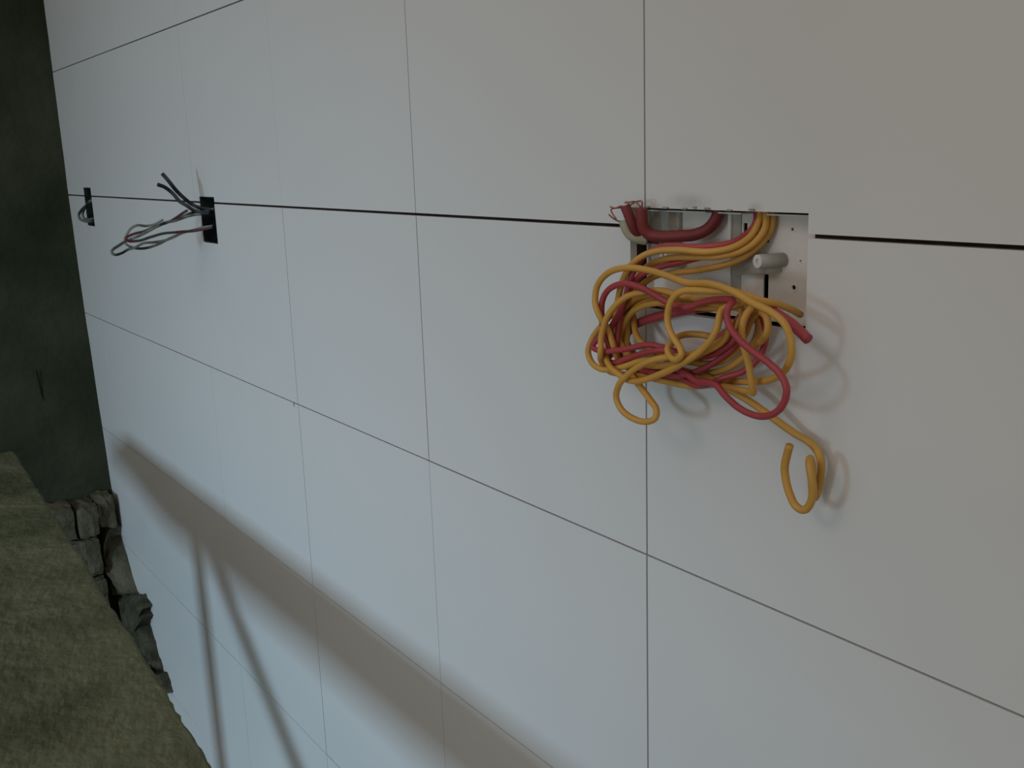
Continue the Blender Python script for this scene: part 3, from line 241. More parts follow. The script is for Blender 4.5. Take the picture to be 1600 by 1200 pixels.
 'YG': [(0.137,-0.0388,1.2397),(0.1361,-0.0394,1.2364),(0.1353,-0.0399,1.233),(0.1343,-0.0402,1.2295),(0.1329,-0.0405,1.2263),(0.1309,-0.041,1.2234),(0.1284,-0.0417,1.2209),(0.1256,-0.0423,1.2188),(0.1227,-0.043,1.2169),(0.1196,-0.0437,1.2152),(0.1165,-0.0443,1.2136),(0.1132,-0.0448,1.2122),(0.1099,-0.0454,1.211),(0.1065,-0.0459,1.2099),(0.1031,-0.0464,1.209),(0.0997,-0.0469,1.2081),(0.0963,-0.0474,1.2073),(0.0928,-0.048,1.2066),(0.0894,-0.0486,1.206),(0.0859,-0.0491,1.2055),(0.0826,-0.0498,1.2049),(0.0792,-0.0504,1.2042),(0.0759,-0.0509,1.2033),(0.0726,-0.0513,1.2024),(0.0693,-0.0516,1.2014),(0.0661,-0.0519,1.2003),(0.0629,-0.0522,1.1991),(0.0597,-0.0525,1.1977),(0.0566,-0.0528,1.1962),(0.0535,-0.0531,1.1947),(0.0505,-0.0533,1.193),(0.0475,-0.0535,1.1913),(0.0446,-0.0536,1.1895),(0.0417,-0.0537,1.1876),(0.0389,-0.0538,1.1855),(0.0362,-0.0538,1.1834),(0.0336,-0.054,1.1812),(0.031,-0.0541,1.179),(0.0284,-0.054,1.1766),(0.0261,-0.0539,1.1739),(0.0242,-0.0537,1.1709),(0.0226,-0.0536,1.1678),(0.0216,-0.0535,1.1644),(0.0217,-0.0534,1.161),(0.0231,-0.0533,1.1578),(0.0251,-0.0532,1.1549),(0.0276,-0.0531,1.1525),(0.0306,-0.053,1.1506),(0.0338,-0.0529,1.1493),(0.0372,-0.0529,1.1483),(0.0406,-0.0528,1.1476),(0.0441,-0.0528,1.1471),(0.0476,-0.0528,1.1468),(0.0511,-0.0528,1.1468),(0.0546,-0.0527,1.1471),(0.0581,-0.0526,1.1477),(0.0615,-0.0524,1.1488),(0.0647,-0.0522,1.1502),(0.0675,-0.0517,1.1523),(0.068,-0.0506,1.1555),(0.0667,-0.0495,1.1586),(0.0642,-0.0486,1.1608),(0.0612,-0.0479,1.1624),(0.0582,-0.0472,1.1638),(0.0552,-0.0465,1.1653),(0.0522,-0.0458,1.1669),(0.0492,-0.0451,1.1684),(0.0461,-0.0445,1.1698),(0.0431,-0.0438,1.1712),(0.0401,-0.0431,1.1727),(0.037,-0.0425,1.1741),(0.034,-0.0418,1.1755),(0.031,-0.041,1.1769),(0.028,-0.0401,1.1784),(0.025,-0.039,1.1798),(0.0221,-0.0379,1.1813),(0.0194,-0.0367,1.183),(0.0167,-0.0355,1.185),(0.0142,-0.0344,1.1872),(0.0118,-0.0331,1.1895),(0.0094,-0.0314,1.1919),(0.0071,-0.0295,1.1943),(0.0053,-0.0278,1.197),(0.004,-0.0265,1.2001),(0.0031,-0.0255,1.2033),(0.0027,-0.0245,1.2067),(0.0022,-0.0236,1.2101),(0.0022,-0.0235,1.2137),(0.0027,-0.0239,1.2173),(0.0038,-0.0245,1.2208),(0.0056,-0.0252,1.2242),(0.0077,-0.0253,1.2271),(0.0101,-0.0255,1.2299),(0.0127,-0.0257,1.2324),(0.0155,-0.0259,1.2347),(0.0186,-0.0261,1.2367),(0.0217,-0.0262,1.2384),(0.0249,-0.0263,1.2399),(0.0281,-0.0263,1.2413),(0.0314,-0.0263,1.2424),(0.0347,-0.0262,1.2435),(0.0381,-0.0262,1.2444),(0.0415,-0.0262,1.2452),(0.0449,-0.0262,1.2457),(0.0483,-0.0262,1.2462),(0.0517,-0.0262,1.2465),(0.0551,-0.0262,1.2467),(0.0586,-0.0262,1.2469),(0.062,-0.0263,1.247),(0.0655,-0.0263,1.2472),(0.0691,-0.0266,1.2474),(0.0727,-0.0271,1.2477),(0.0764,-0.0277,1.2479),(0.0801,-0.0283,1.2482),(0.0839,-0.0289,1.2484),(0.0875,-0.0295,1.2485),(0.0912,-0.03,1.2486),(0.0948,-0.0304,1.2486),(0.0984,-0.0308,1.2485),(0.102,-0.0311,1.2484),(0.1056,-0.0315,1.2483),(0.1092,-0.0317,1.2481),(0.1128,-0.0319,1.2478),(0.1163,-0.0321,1.2476),(0.1199,-0.0322,1.2473),(0.1234,-0.0323,1.2471),(0.1269,-0.0323,1.2468)],
 'YH': [(0.1273,-0.0137,1.2491),(0.1305,-0.0139,1.2477),(0.1337,-0.0141,1.2465),(0.1369,-0.0144,1.2451),(0.1397,-0.0148,1.2429),(0.1414,-0.0152,1.2399),(0.1423,-0.0156,1.2365),(0.1428,-0.0159,1.2331),(0.1428,-0.0162,1.2296),(0.1423,-0.0166,1.2262),(0.1414,-0.0169,1.2229),(0.14,-0.0172,1.2198),(0.1383,-0.0175,1.2168),(0.1364,-0.0178,1.2139),(0.1343,-0.0179,1.2112),(0.1319,-0.018,1.2086),(0.1294,-0.0181,1.2062),(0.1268,-0.0181,1.204),(0.124,-0.0181,1.2019),(0.1212,-0.018,1.1999),(0.1182,-0.0179,1.198),(0.1152,-0.0178,1.1963),(0.112,-0.0177,1.1947),(0.1088,-0.0175,1.1933),(0.1056,-0.0172,1.192),(0.1023,-0.017,1.1907),(0.0989,-0.0168,1.1896),(0.0956,-0.0165,1.1885),(0.0921,-0.0163,1.1875),(0.0887,-0.016,1.1866),(0.0852,-0.0158,1.1858),(0.0818,-0.0155,1.185),(0.0783,-0.0153,1.1843),(0.0748,-0.0152,1.1837),(0.0713,-0.015,1.1831),(0.0679,-0.0149,1.1827),(0.0644,-0.0147,1.1823),(0.0609,-0.0146,1.182),(0.0574,-0.0146,1.1818),(0.054,-0.0145,1.1816),(0.0505,-0.0145,1.1815),(0.047,-0.0144,1.1815),(0.0435,-0.0143,1.1816),(0.04,-0.0143,1.1817),(0.0365,-0.0142,1.1819),(0.033,-0.014,1.1821),(0.0295,-0.0139,1.1825),(0.026,-0.0138,1.183),(0.0225,-0.0137,1.1834),(0.019,-0.0135,1.184),(0.0154,-0.0133,1.1846),(0.0119,-0.0132,1.1853),(0.0084,-0.013,1.1862),(0.005,-0.0128,1.1873),(0.0017,-0.0126,1.1887),(-0.0015,-0.0124,1.1904),(-0.0044,-0.0123,1.1925),(-0.007,-0.0122,1.1949),(-0.0095,-0.0121,1.1975),(-0.0114,-0.0123,1.2004),(-0.0129,-0.0126,1.2035),(-0.0139,-0.013,1.2068),(-0.0144,-0.0132,1.2103),(-0.0144,-0.0134,1.2138),(-0.014,-0.0135,1.2173),(-0.0133,-0.0136,1.2207),(-0.0121,-0.0137,1.224),(-0.0105,-0.0137,1.2271),(-0.0085,-0.0136,1.23),(-0.0062,-0.0135,1.2327),(-0.0037,-0.0134,1.2352),(-0.001,-0.0133,1.2374),(0.0019,-0.0133,1.2394),(0.0051,-0.0135,1.2411),(0.0085,-0.0138,1.2424),(0.0121,-0.0141,1.2435),(0.0156,-0.0143,1.2443),(0.0192,-0.0146,1.2449),(0.0228,-0.0149,1.2454),(0.0264,-0.0152,1.2459),(0.03,-0.0155,1.2463),(0.0336,-0.0158,1.2467),(0.0372,-0.0162,1.2469),(0.0408,-0.0165,1.247),(0.0444,-0.0168,1.2471),(0.048,-0.0171,1.247),(0.0516,-0.0174,1.2469),(0.0551,-0.0177,1.2468),(0.0587,-0.018,1.2468),(0.0622,-0.0182,1.2468),(0.0658,-0.0185,1.2469),(0.0693,-0.0187,1.2471),(0.0729,-0.0189,1.2473),(0.0764,-0.0191,1.2475),(0.0799,-0.0193,1.2477),(0.0834,-0.0195,1.248),(0.0869,-0.0196,1.2482),(0.0904,-0.0198,1.2484),(0.0939,-0.0199,1.2486)],
 'RE': [(0.1417,-0.0289,1.2413),(0.1407,-0.0292,1.238),(0.1397,-0.0294,1.2346),(0.1389,-0.0296,1.2312),(0.1378,-0.0297,1.2278),(0.1366,-0.0297,1.2244),(0.135,-0.0298,1.2212),(0.133,-0.03,1.2183),(0.1307,-0.0303,1.2156),(0.1281,-0.0306,1.2132),(0.1254,-0.0309,1.2109),(0.1226,-0.0311,1.2087),(0.1197,-0.0315,1.2067),(0.1169,-0.0319,1.2047),(0.1141,-0.0324,1.2027),(0.1112,-0.0328,1.2008),(0.1082,-0.0332,1.199),(0.1052,-0.0336,1.1973),(0.1021,-0.0339,1.1957),(0.0989,-0.0342,1.1941),(0.0957,-0.0345,1.1927),(0.0925,-0.0347,1.1913),(0.0893,-0.035,1.1899),(0.0861,-0.0354,1.1888),(0.083,-0.0361,1.1879),(0.0798,-0.0365,1.1871),(0.0765,-0.0369,1.1864),(0.0732,-0.0371,1.1861),(0.0698,-0.0373,1.186),(0.0665,-0.0375,1.1859),(0.0631,-0.0376,1.186),(0.0597,-0.0375,1.186),(0.0563,-0.0374,1.1859),(0.0528,-0.037,1.1856),(0.0493,-0.0366,1.1853),(0.0458,-0.036,1.185),(0.0423,-0.0353,1.1847),(0.0388,-0.0346,1.1845),(0.0352,-0.0338,1.1843),(0.0317,-0.0331,1.1844),(0.0281,-0.0323,1.1846),(0.0245,-0.0314,1.185),(0.0209,-0.0305,1.1856),(0.0173,-0.0296,1.1863),(0.0135,-0.0286,1.1869),(0.0097,-0.0281,1.1875),(0.0062,-0.0281,1.1888),(0.0031,-0.0282,1.1905),(0.0002,-0.0284,1.1926),(-0.0024,-0.0286,1.1951),(-0.0048,-0.0285,1.1978),(-0.0069,-0.0281,1.2008),(-0.0084,-0.0277,1.204),(-0.0092,-0.0273,1.2074),(-0.0093,-0.0268,1.2109),(-0.0089,-0.0264,1.2144),(-0.008,-0.0259,1.2177),(-0.0068,-0.0255,1.2209),(-0.0052,-0.025,1.224),(-0.0032,-0.0246,1.2267),(-0.001,-0.0241,1.2293),(0.0015,-0.0238,1.2316),(0.0043,-0.0233,1.2335),(0.0071,-0.0228,1.2352),(0.0101,-0.0223,1.2365),(0.0131,-0.0218,1.2375),(0.0163,-0.0214,1.2383),(0.0197,-0.0212,1.2389),(0.0231,-0.021,1.2393),(0.0267,-0.0211,1.2397),(0.0303,-0.0214,1.24),(0.0339,-0.0217,1.2401),(0.0376,-0.0221,1.2401),(0.0412,-0.0224,1.2399),(0.0448,-0.0228,1.2395),(0.0484,-0.0232,1.2392),(0.052,-0.0235,1.2389),(0.0557,-0.0238,1.2386),(0.0593,-0.024,1.2385),(0.0629,-0.0242,1.2385),(0.0664,-0.0244,1.2385),(0.07,-0.0245,1.2386),(0.0736,-0.0246,1.2387),(0.0772,-0.0247,1.2389),(0.0807,-0.0247,1.239),(0.0842,-0.0247,1.2392),(0.0877,-0.0247,1.2394)],
 'YE': [(0.164,0.006,1.2408),(0.1646,0.0028,1.2421),(0.1653,-0.0003,1.2435),(0.1659,-0.0034,1.2448),(0.1664,-0.0066,1.2462),(0.1668,-0.0098,1.2474),(0.1672,-0.013,1.2486),(0.1674,-0.0163,1.2498),(0.1673,-0.0195,1.251),(0.167,-0.0227,1.2523),(0.1665,-0.0262,1.2532),(0.1658,-0.0296,1.254),(0.1648,-0.0328,1.2547),(0.1634,-0.0359,1.2556),(0.1614,-0.0385,1.2566),(0.1586,-0.0403,1.2576),(0.1556,-0.0415,1.2587),(0.1523,-0.0422,1.2596),(0.149,-0.0428,1.2604),(0.1457,-0.0435,1.2611),(0.1423,-0.0442,1.2615),(0.1388,-0.045,1.2615),(0.1353,-0.0456,1.2614),(0.1319,-0.0463,1.2612),(0.1285,-0.047,1.261),(0.1251,-0.0478,1.2608),(0.1217,-0.0485,1.2607),(0.1183,-0.0492,1.2606),(0.1149,-0.0499,1.2604),(0.1115,-0.0505,1.2603),(0.108,-0.0511,1.2601),(0.1045,-0.0516,1.2598),(0.1011,-0.0523,1.2592),(0.0978,-0.0529,1.2582),(0.0948,-0.0535,1.2567),(0.0922,-0.0539,1.2545),(0.09,-0.0543,1.2519),(0.0882,-0.0545,1.249),(0.0868,-0.0546,1.2459),(0.0857,-0.0546,1.2426),(0.085,-0.0545,1.2393),(0.0848,-0.0545,1.2359),(0.0853,-0.0545,1.2326),(0.0864,-0.0545,1.2293),(0.088,-0.0544,1.2263),(0.0901,-0.0544,1.2236),(0.0924,-0.0544,1.221),(0.0949,-0.0543,1.2186),(0.0974,-0.0543,1.2163),(0.0997,-0.0547,1.2138),(0.1014,-0.0554,1.2109),(0.0997,-0.0555,1.208),(0.0969,-0.0555,1.206),(0.0937,-0.0553,1.2051),(0.0903,-0.055,1.2057),(0.0871,-0.0544,1.2071),(0.0845,-0.0535,1.2093),(0.0825,-0.0519,1.2118),(0.0813,-0.049,1.2137),(0.0805,-0.0457,1.2152),(0.0795,-0.0424,1.2167),(0.0786,-0.0391,1.218),(0.0781,-0.0355,1.2189),(0.0779,-0.0319,1.2193),(0.0786,-0.0283,1.2196),(0.0808,-0.0255,1.2197),(0.0836,-0.0233,1.2197),(0.0867,-0.0216,1.2196),(0.09,-0.0204,1.2194),(0.0933,-0.0196,1.2191),(0.0967,-0.0191,1.2189),(0.1002,-0.0187,1.2187),(0.1036,-0.0184,1.2186),(0.107,-0.0183,1.2184),(0.1104,-0.0183,1.2183),(0.1138,-0.0183,1.2183),(0.1172,-0.0183,1.2186),(0.1205,-0.0183,1.2193),(0.1237,-0.0184,1.2206),(0.1267,-0.0186,1.2222),(0.1298,-0.0188,1.2239),(0.1328,-0.019,1.2256)],
 'YF': [(0.0525,-0.0271,1.1893),(0.056,-0.0272,1.1892),(0.0595,-0.0273,1.1892),(0.0631,-0.0273,1.1892),(0.0666,-0.0274,1.1892),(0.0701,-0.0274,1.1892),(0.0736,-0.0275,1.1891),(0.0772,-0.0275,1.189),(0.0807,-0.0276,1.1889),(0.0842,-0.0276,1.1887),(0.0877,-0.0277,1.1886),(0.0912,-0.0277,1.1884),(0.0947,-0.0276,1.1882),(0.0981,-0.0274,1.1879),(0.1014,-0.0271,1.1876),(0.1046,-0.0267,1.187),(0.1078,-0.0264,1.1862),(0.111,-0.0261,1.1851),(0.1144,-0.0261,1.184),(0.1178,-0.026,1.1829),(0.1212,-0.0258,1.1819),(0.1246,-0.0255,1.1809),(0.128,-0.0251,1.1799),(0.1313,-0.0245,1.1787),(0.1345,-0.0237,1.1774),(0.1377,-0.0228,1.176),(0.1408,-0.0219,1.1745),(0.1438,-0.021,1.1729),(0.1467,-0.02,1.1712),(0.1496,-0.0191,1.1694),(0.1525,-0.0181,1.1676),(0.1554,-0.0171,1.1658),(0.1583,-0.0161,1.164),(0.1612,-0.0151,1.1623),(0.1641,-0.0141,1.1605),(0.167,-0.0132,1.1587),(0.1699,-0.0122,1.157),(0.1729,-0.0113,1.1554),(0.176,-0.0106,1.1539),(0.1793,-0.01,1.1527),(0.1826,-0.0095,1.1517),(0.1859,-0.0092,1.1505),(0.1891,-0.0089,1.149),(0.1921,-0.0089,1.1472),(0.1948,-0.009,1.145),(0.1969,-0.009,1.1422),(0.1983,-0.009,1.1389),(0.199,-0.009,1.1355),(0.199,-0.0087,1.132),(0.1986,-0.0083,1.1286),(0.198,-0.008,1.1251),(0.1972,-0.0076,1.1217),(0.1963,-0.0071,1.1184),(0.1954,-0.0069,1.115),(0.195,-0.0075,1.1116),(0.1948,-0.0091,1.1086),(0.1951,-0.0115,1.1109),(0.1956,-0.0134,1.1139),(0.1962,-0.0147,1.117),(0.1969,-0.0158,1.1203),(0.1975,-0.0167,1.1236),(0.1981,-0.0176,1.127),(0.1986,-0.0183,1.1304),(0.1992,-0.0191,1.1338),(0.1998,-0.0203,1.137),(0.2004,-0.0218,1.1401),(0.2012,-0.0238,1.1429),(0.2028,-0.0266,1.1434),(0.2045,-0.029,1.1416),(0.2061,-0.0305,1.1389),(0.2074,-0.031,1.1356),(0.2083,-0.031,1.1322),(0.2088,-0.0308,1.1288),(0.209,-0.0303,1.1253),(0.2088,-0.0299,1.1218),(0.2085,-0.0295,1.1183),(0.2077,-0.0292,1.1149),(0.2065,-0.029,1.1116),(0.2047,-0.0289,1.1086),(0.2025,-0.029,1.1059),(0.1993,-0.029,1.1045),(0.1959,-0.0289,1.1049),(0.1927,-0.029,1.1064),(0.1906,-0.0294,1.1091),(0.1891,-0.0298,1.1123),(0.1877,-0.0302,1.1155),(0.1866,-0.0305,1.1188),(0.1857,-0.0308,1.1222),(0.185,-0.0311,1.1256),(0.1846,-0.0315,1.1291),(0.1845,-0.0318,1.1326),(0.1849,-0.0322,1.1361),(0.1857,-0.0325,1.1394),(0.1868,-0.0328,1.1428),(0.1879,-0.0331,1.1461),(0.1891,-0.0336,1.1494),(0.1904,-0.034,1.1526)],
 'RA': [(0.1086,0.0179,1.3255),(0.1088,0.0179,1.318),(0.1095,0.0172,1.3146),(0.1101,0.0165,1.3113),(0.1105,0.0155,1.3079),(0.1102,0.0141,1.3048),(0.1091,0.0125,1.302),(0.1077,0.0105,1.2995),(0.1064,0.0082,1.2974),(0.1053,0.0056,1.2955),(0.104,0.0028,1.294),(0.1023,0.0002,1.2926),(0.1001,-0.002,1.2915),(0.0974,-0.004,1.2907),(0.0945,-0.0057,1.29),(0.0916,-0.0073,1.2895),(0.0885,-0.0087,1.2891),(0.0854,-0.01,1.2887),(0.0822,-0.0111,1.2884),(0.0789,-0.0121,1.2882),(0.0757,-0.0131,1.2881),(0.0724,-0.0141,1.288),(0.0692,-0.0151,1.288),(0.066,-0.0161,1.288),(0.0627,-0.017,1.2882),(0.0595,-0.0179,1.2884),(0.0562,-0.0189,1.2884),(0.053,-0.0198,1.2884),(0.0497,-0.0208,1.2881),(0.0465,-0.0217,1.2875),(0.0433,-0.0226,1.2868),(0.0402,-0.0235,1.2859),(0.0371,-0.0244,1.2847),(0.0342,-0.0254,1.2832),(0.0315,-0.0265,1.2814),(0.0291,-0.0276,1.2793),(0.0268,-0.0287,1.2769),(0.0247,-0.0297,1.2744),(0.0229,-0.0305,1.2716),(0.0212,-0.0312,1.2687),(0.0198,-0.0318,1.2657),(0.0186,-0.0324,1.2625),(0.0175,-0.0331,1.2593),(0.0167,-0.0339,1.2561),(0.0162,-0.0347,1.2528),(0.0159,-0.0355,1.2495),(0.0155,-0.0362,1.2462),(0.0148,-0.0369,1.2429),(0.0137,-0.0374,1.2397),(0.0125,-0.0379,1.2366),(0.0111,-0.0383,1.2336),(0.0096,-0.0388,1.2307),(0.0079,-0.0393,1.2278),(0.0059,-0.0397,1.2251),(0.0036,-0.0398,1.2223),(0.0011,-0.0396,1.2195),(-0.0016,-0.0395,1.2169),(-0.0044,-0.0395,1.2144),(-0.0071,-0.04,1.2122),(-0.0098,-0.0407,1.2103),(-0.0125,-0.0413,1.2082),(-0.015,-0.0419,1.206),(-0.0175,-0.0424,1.2036),(-0.0198,-0.0428,1.2012),(-0.0206,-0.0434,1.1982),(-0.0173,-0.044,1.197),(-0.0137,-0.0446,1.1967),(-0.0102,-0.045,1.1966),(-0.0066,-0.0454,1.1969),(-0.003,-0.0455,1.1973),(0.0009,-0.0462,1.1977),(0.0042,-0.0461,1.1982),(0.0075,-0.0459,1.1988),(0.0106,-0.0456,1.1994),(0.0138,-0.0454,1.2001),(0.017,-0.0452,1.2008),(0.0201,-0.045,1.2016),(0.0233,-0.0448,1.2025),(0.0265,-0.0445,1.2033),(0.0296,-0.0443,1.2042),(0.0328,-0.0439,1.205),(0.0359,-0.0435,1.2059),(0.0391,-0.043,1.2069),(0.0423,-0.0424,1.2078),(0.0455,-0.0419,1.2086),(0.0487,-0.0413,1.209),(0.052,-0.0408,1.2092),(0.0553,-0.0403,1.2092),(0.0585,-0.0398,1.2089),(0.0618,-0.0393,1.2086),(0.0651,-0.0387,1.2082),(0.0685,-0.038,1.2078),(0.0717,-0.0371,1.2072),(0.0749,-0.0361,1.2063),(0.078,-0.0349,1.2053),(0.0811,-0.0338,1.2046),(0.0843,-0.0327,1.2043),(0.0876,-0.0318,1.2047),(0.0908,-0.0311,1.2058),(0.0938,-0.0306,1.2073),(0.0967,-0.0302,1.209),(0.0995,-0.0298,1.211),(0.1023,-0.0294,1.213),(0.105,-0.0291,1.215),(0.1077,-0.0287,1.2171),(0.1104,-0.0283,1.2191),(0.1131,-0.0278,1.2212),(0.1157,-0.0273,1.2232),(0.1183,-0.0268,1.2254),(0.1208,-0.0263,1.2276),(0.1232,-0.0258,1.2299),(0.1253,-0.025,1.2323),(0.127,-0.0238,1.2348),(0.1286,-0.0226,1.2373),(0.1303,-0.0215,1.2397),(0.1324,-0.0207,1.2418),(0.1347,-0.02,1.2438),(0.1375,-0.0198,1.2454),(0.1409,-0.0198,1.2458),(0.1445,-0.02,1.2449),(0.1477,-0.0203,1.2431),(0.1502,-0.0206,1.2406),(0.1521,-0.0209,1.2376),(0.1535,-0.0212,1.2344),(0.1546,-0.0215,1.2311),(0.1552,-0.0217,1.2277),(0.1552,-0.022,1.2243),(0.1548,-0.0222,1.221),(0.154,-0.0225,1.2177),(0.1529,-0.023,1.2145),(0.1515,-0.0236,1.2116),(0.1497,-0.0243,1.2088),(0.1476,-0.025,1.2062),(0.1454,-0.0257,1.2038),(0.143,-0.0264,1.2016),(0.1405,-0.0272,1.1995),(0.1378,-0.0281,1.1977),(0.1349,-0.0292,1.1962),(0.1319,-0.0304,1.195),(0.1289,-0.0316,1.1939),(0.1259,-0.0328,1.1928),(0.123,-0.0339,1.1913),(0.1203,-0.035,1.1896),(0.1174,-0.036,1.188),(0.1144,-0.0367,1.1864),(0.111,-0.037,1.185),(0.1075,-0.037,1.1839),(0.1039,-0.0368,1.183),(0.1002,-0.0366,1.1823),(0.0966,-0.0362,1.182),(0.0929,-0.0357,1.1822),(0.0893,-0.035,1.1827),(0.0857,-0.0343,1.1832),(0.0821,-0.0334,1.1835),(0.0786,-0.0327,1.1838),(0.0751,-0.0318,1.184),(0.0716,-0.0309,1.1841),(0.0682,-0.03,1.1841),(0.0647,-0.0293,1.184),(0.0611,-0.0287,1.1838),(0.0576,-0.0281,1.1834),(0.0541,-0.0277,1.1829),(0.0506,-0.0273,1.1824),(0.047,-0.0269,1.1818),(0.0435,-0.0265,1.1812),(0.04,-0.0262,1.1806),(0.0364,-0.0258,1.18),(0.0329,-0.0255,1.1795),(0.0294,-0.0252,1.179),(0.0258,-0.025,1.1787),(0.0223,-0.0248,1.1785),(0.019,-0.0248,1.1785),(0.0156,-0.0247,1.1786),(0.0121,-0.0246,1.1787),(0.0086,-0.0244,1.1787)],
 'RB': [(0.1053,0.0211,1.3255),(0.1055,0.0211,1.3144),(0.1064,0.0204,1.3112),(0.1074,0.0198,1.308),(0.1083,0.019,1.3047),(0.1085,0.0181,1.3014),(0.1073,0.0175,1.2982),(0.1053,0.0172,1.2955),(0.103,0.0167,1.293),(0.1007,0.0158,1.2908),(0.0985,0.014,1.289),(0.0966,0.0116,1.2876),(0.0947,0.009,1.2865),(0.0928,0.0064,1.2855),(0.0907,0.004,1.2846),(0.0882,0.0019,1.2836),(0.0855,0.0001,1.2826),(0.0826,-0.0014,1.2816),(0.0796,-0.0027,1.2807),(0.0765,-0.004,1.2799),(0.0734,-0.0052,1.279),(0.0703,-0.0063,1.2782),(0.0672,-0.0075,1.2774),(0.0641,-0.0087,1.2766),(0.061,-0.01,1.2757),(0.058,-0.0114,1.2749),(0.0549,-0.0128,1.2741),(0.0519,-0.0143,1.2733),(0.0489,-0.0158,1.2725),(0.046,-0.0173,1.2718),(0.0432,-0.0189,1.2709),(0.0404,-0.0205,1.2701),(0.0376,-0.0222,1.2691),(0.0348,-0.0237,1.268),(0.0319,-0.0249,1.2667),(0.029,-0.0258,1.2654),(0.0261,-0.0264,1.2639),(0.0233,-0.0269,1.2622),(0.0207,-0.0274,1.2602),(0.0184,-0.0281,1.2579),(0.0164,-0.0288,1.2553),(0.0148,-0.0297,1.2526),(0.0134,-0.0306,1.2497),(0.0121,-0.0314,1.2467),(0.0109,-0.0322,1.2437),(0.0099,-0.0329,1.2406),(0.009,-0.0335,1.2373),(0.0082,-0.0338,1.234),(0.0072,-0.0341,1.2306),(0.0063,-0.0344,1.2272),(0.0055,-0.0347,1.2238),(0.005,-0.0351,1.2204),(0.0045,-0.0352,1.217),(0.004,-0.0354,1.2135),(0.0037,-0.0358,1.2101),(0.0038,-0.0364,1.2066),(0.0035,-0.0368,1.2031),(0.0021,-0.0365,1.1995),(-0.0001,-0.0365,1.1964),(-0.0029,-0.0365,1.1937),(-0.0056,-0.0368,1.1911),(-0.0073,-0.0378,1.1883),(-0.0043,-0.0389,1.187),(-0.0007,-0.0396,1.1869),(0.0029,-0.0403,1.1871),(0.0064,-0.0407,1.1878),(0.0097,-0.0411,1.1889),(0.013,-0.0414,1.1902),(0.0163,-0.0417,1.1915),(0.0196,-0.042,1.1929),(0.0229,-0.0422,1.1942),(0.0262,-0.0425,1.1954),(0.0296,-0.0427,1.1966),(0.0329,-0.043,1.1978),(0.0363,-0.0432,1.199),(0.0397,-0.0434,1.2001),(0.0431,-0.0435,1.2012),(0.0465,-0.0436,1.2022),(0.0499,-0.0437,1.2032),(0.0534,-0.0438,1.2042),(0.0568,-0.0438,1.2052),(0.0603,-0.0439,1.206),(0.0638,-0.0438,1.2068),(0.0672,-0.0434,1.2074),(0.0706,-0.0428,1.2077),(0.074,-0.042,1.2075),(0.0773,-0.0408,1.207),(0.0804,-0.0396,1.2064),(0.0836,-0.0384,1.2057),(0.0869,-0.0373,1.2052),(0.0903,-0.0363,1.2051),(0.0937,-0.0355,1.2051),(0.0972,-0.0349,1.2052),(0.1007,-0.0345,1.2055),(0.1044,-0.0343,1.206),(0.108,-0.0342,1.2067),(0.1116,-0.0342,1.2078),(0.115,-0.0342,1.2092),(0.1184,-0.0343,1.2109),(0.1217,-0.0344,1.2127),(0.1248,-0.0345,1.2146),(0.1278,-0.0346,1.2167),(0.1308,-0.0348,1.2188),(0.1336,-0.0349,1.2211),(0.1363,-0.0349,1.2235),(0.1387,-0.0349,1.2261),(0.141,-0.035,1.2289),(0.1431,-0.0351,1.2317),(0.1451,-0.0352,1.2347),(0.1469,-0.0353,1.2377),(0.1484,-0.0353,1.2409),(0.1496,-0.0353,1.2441),(0.1509,-0.0352,1.2474)],
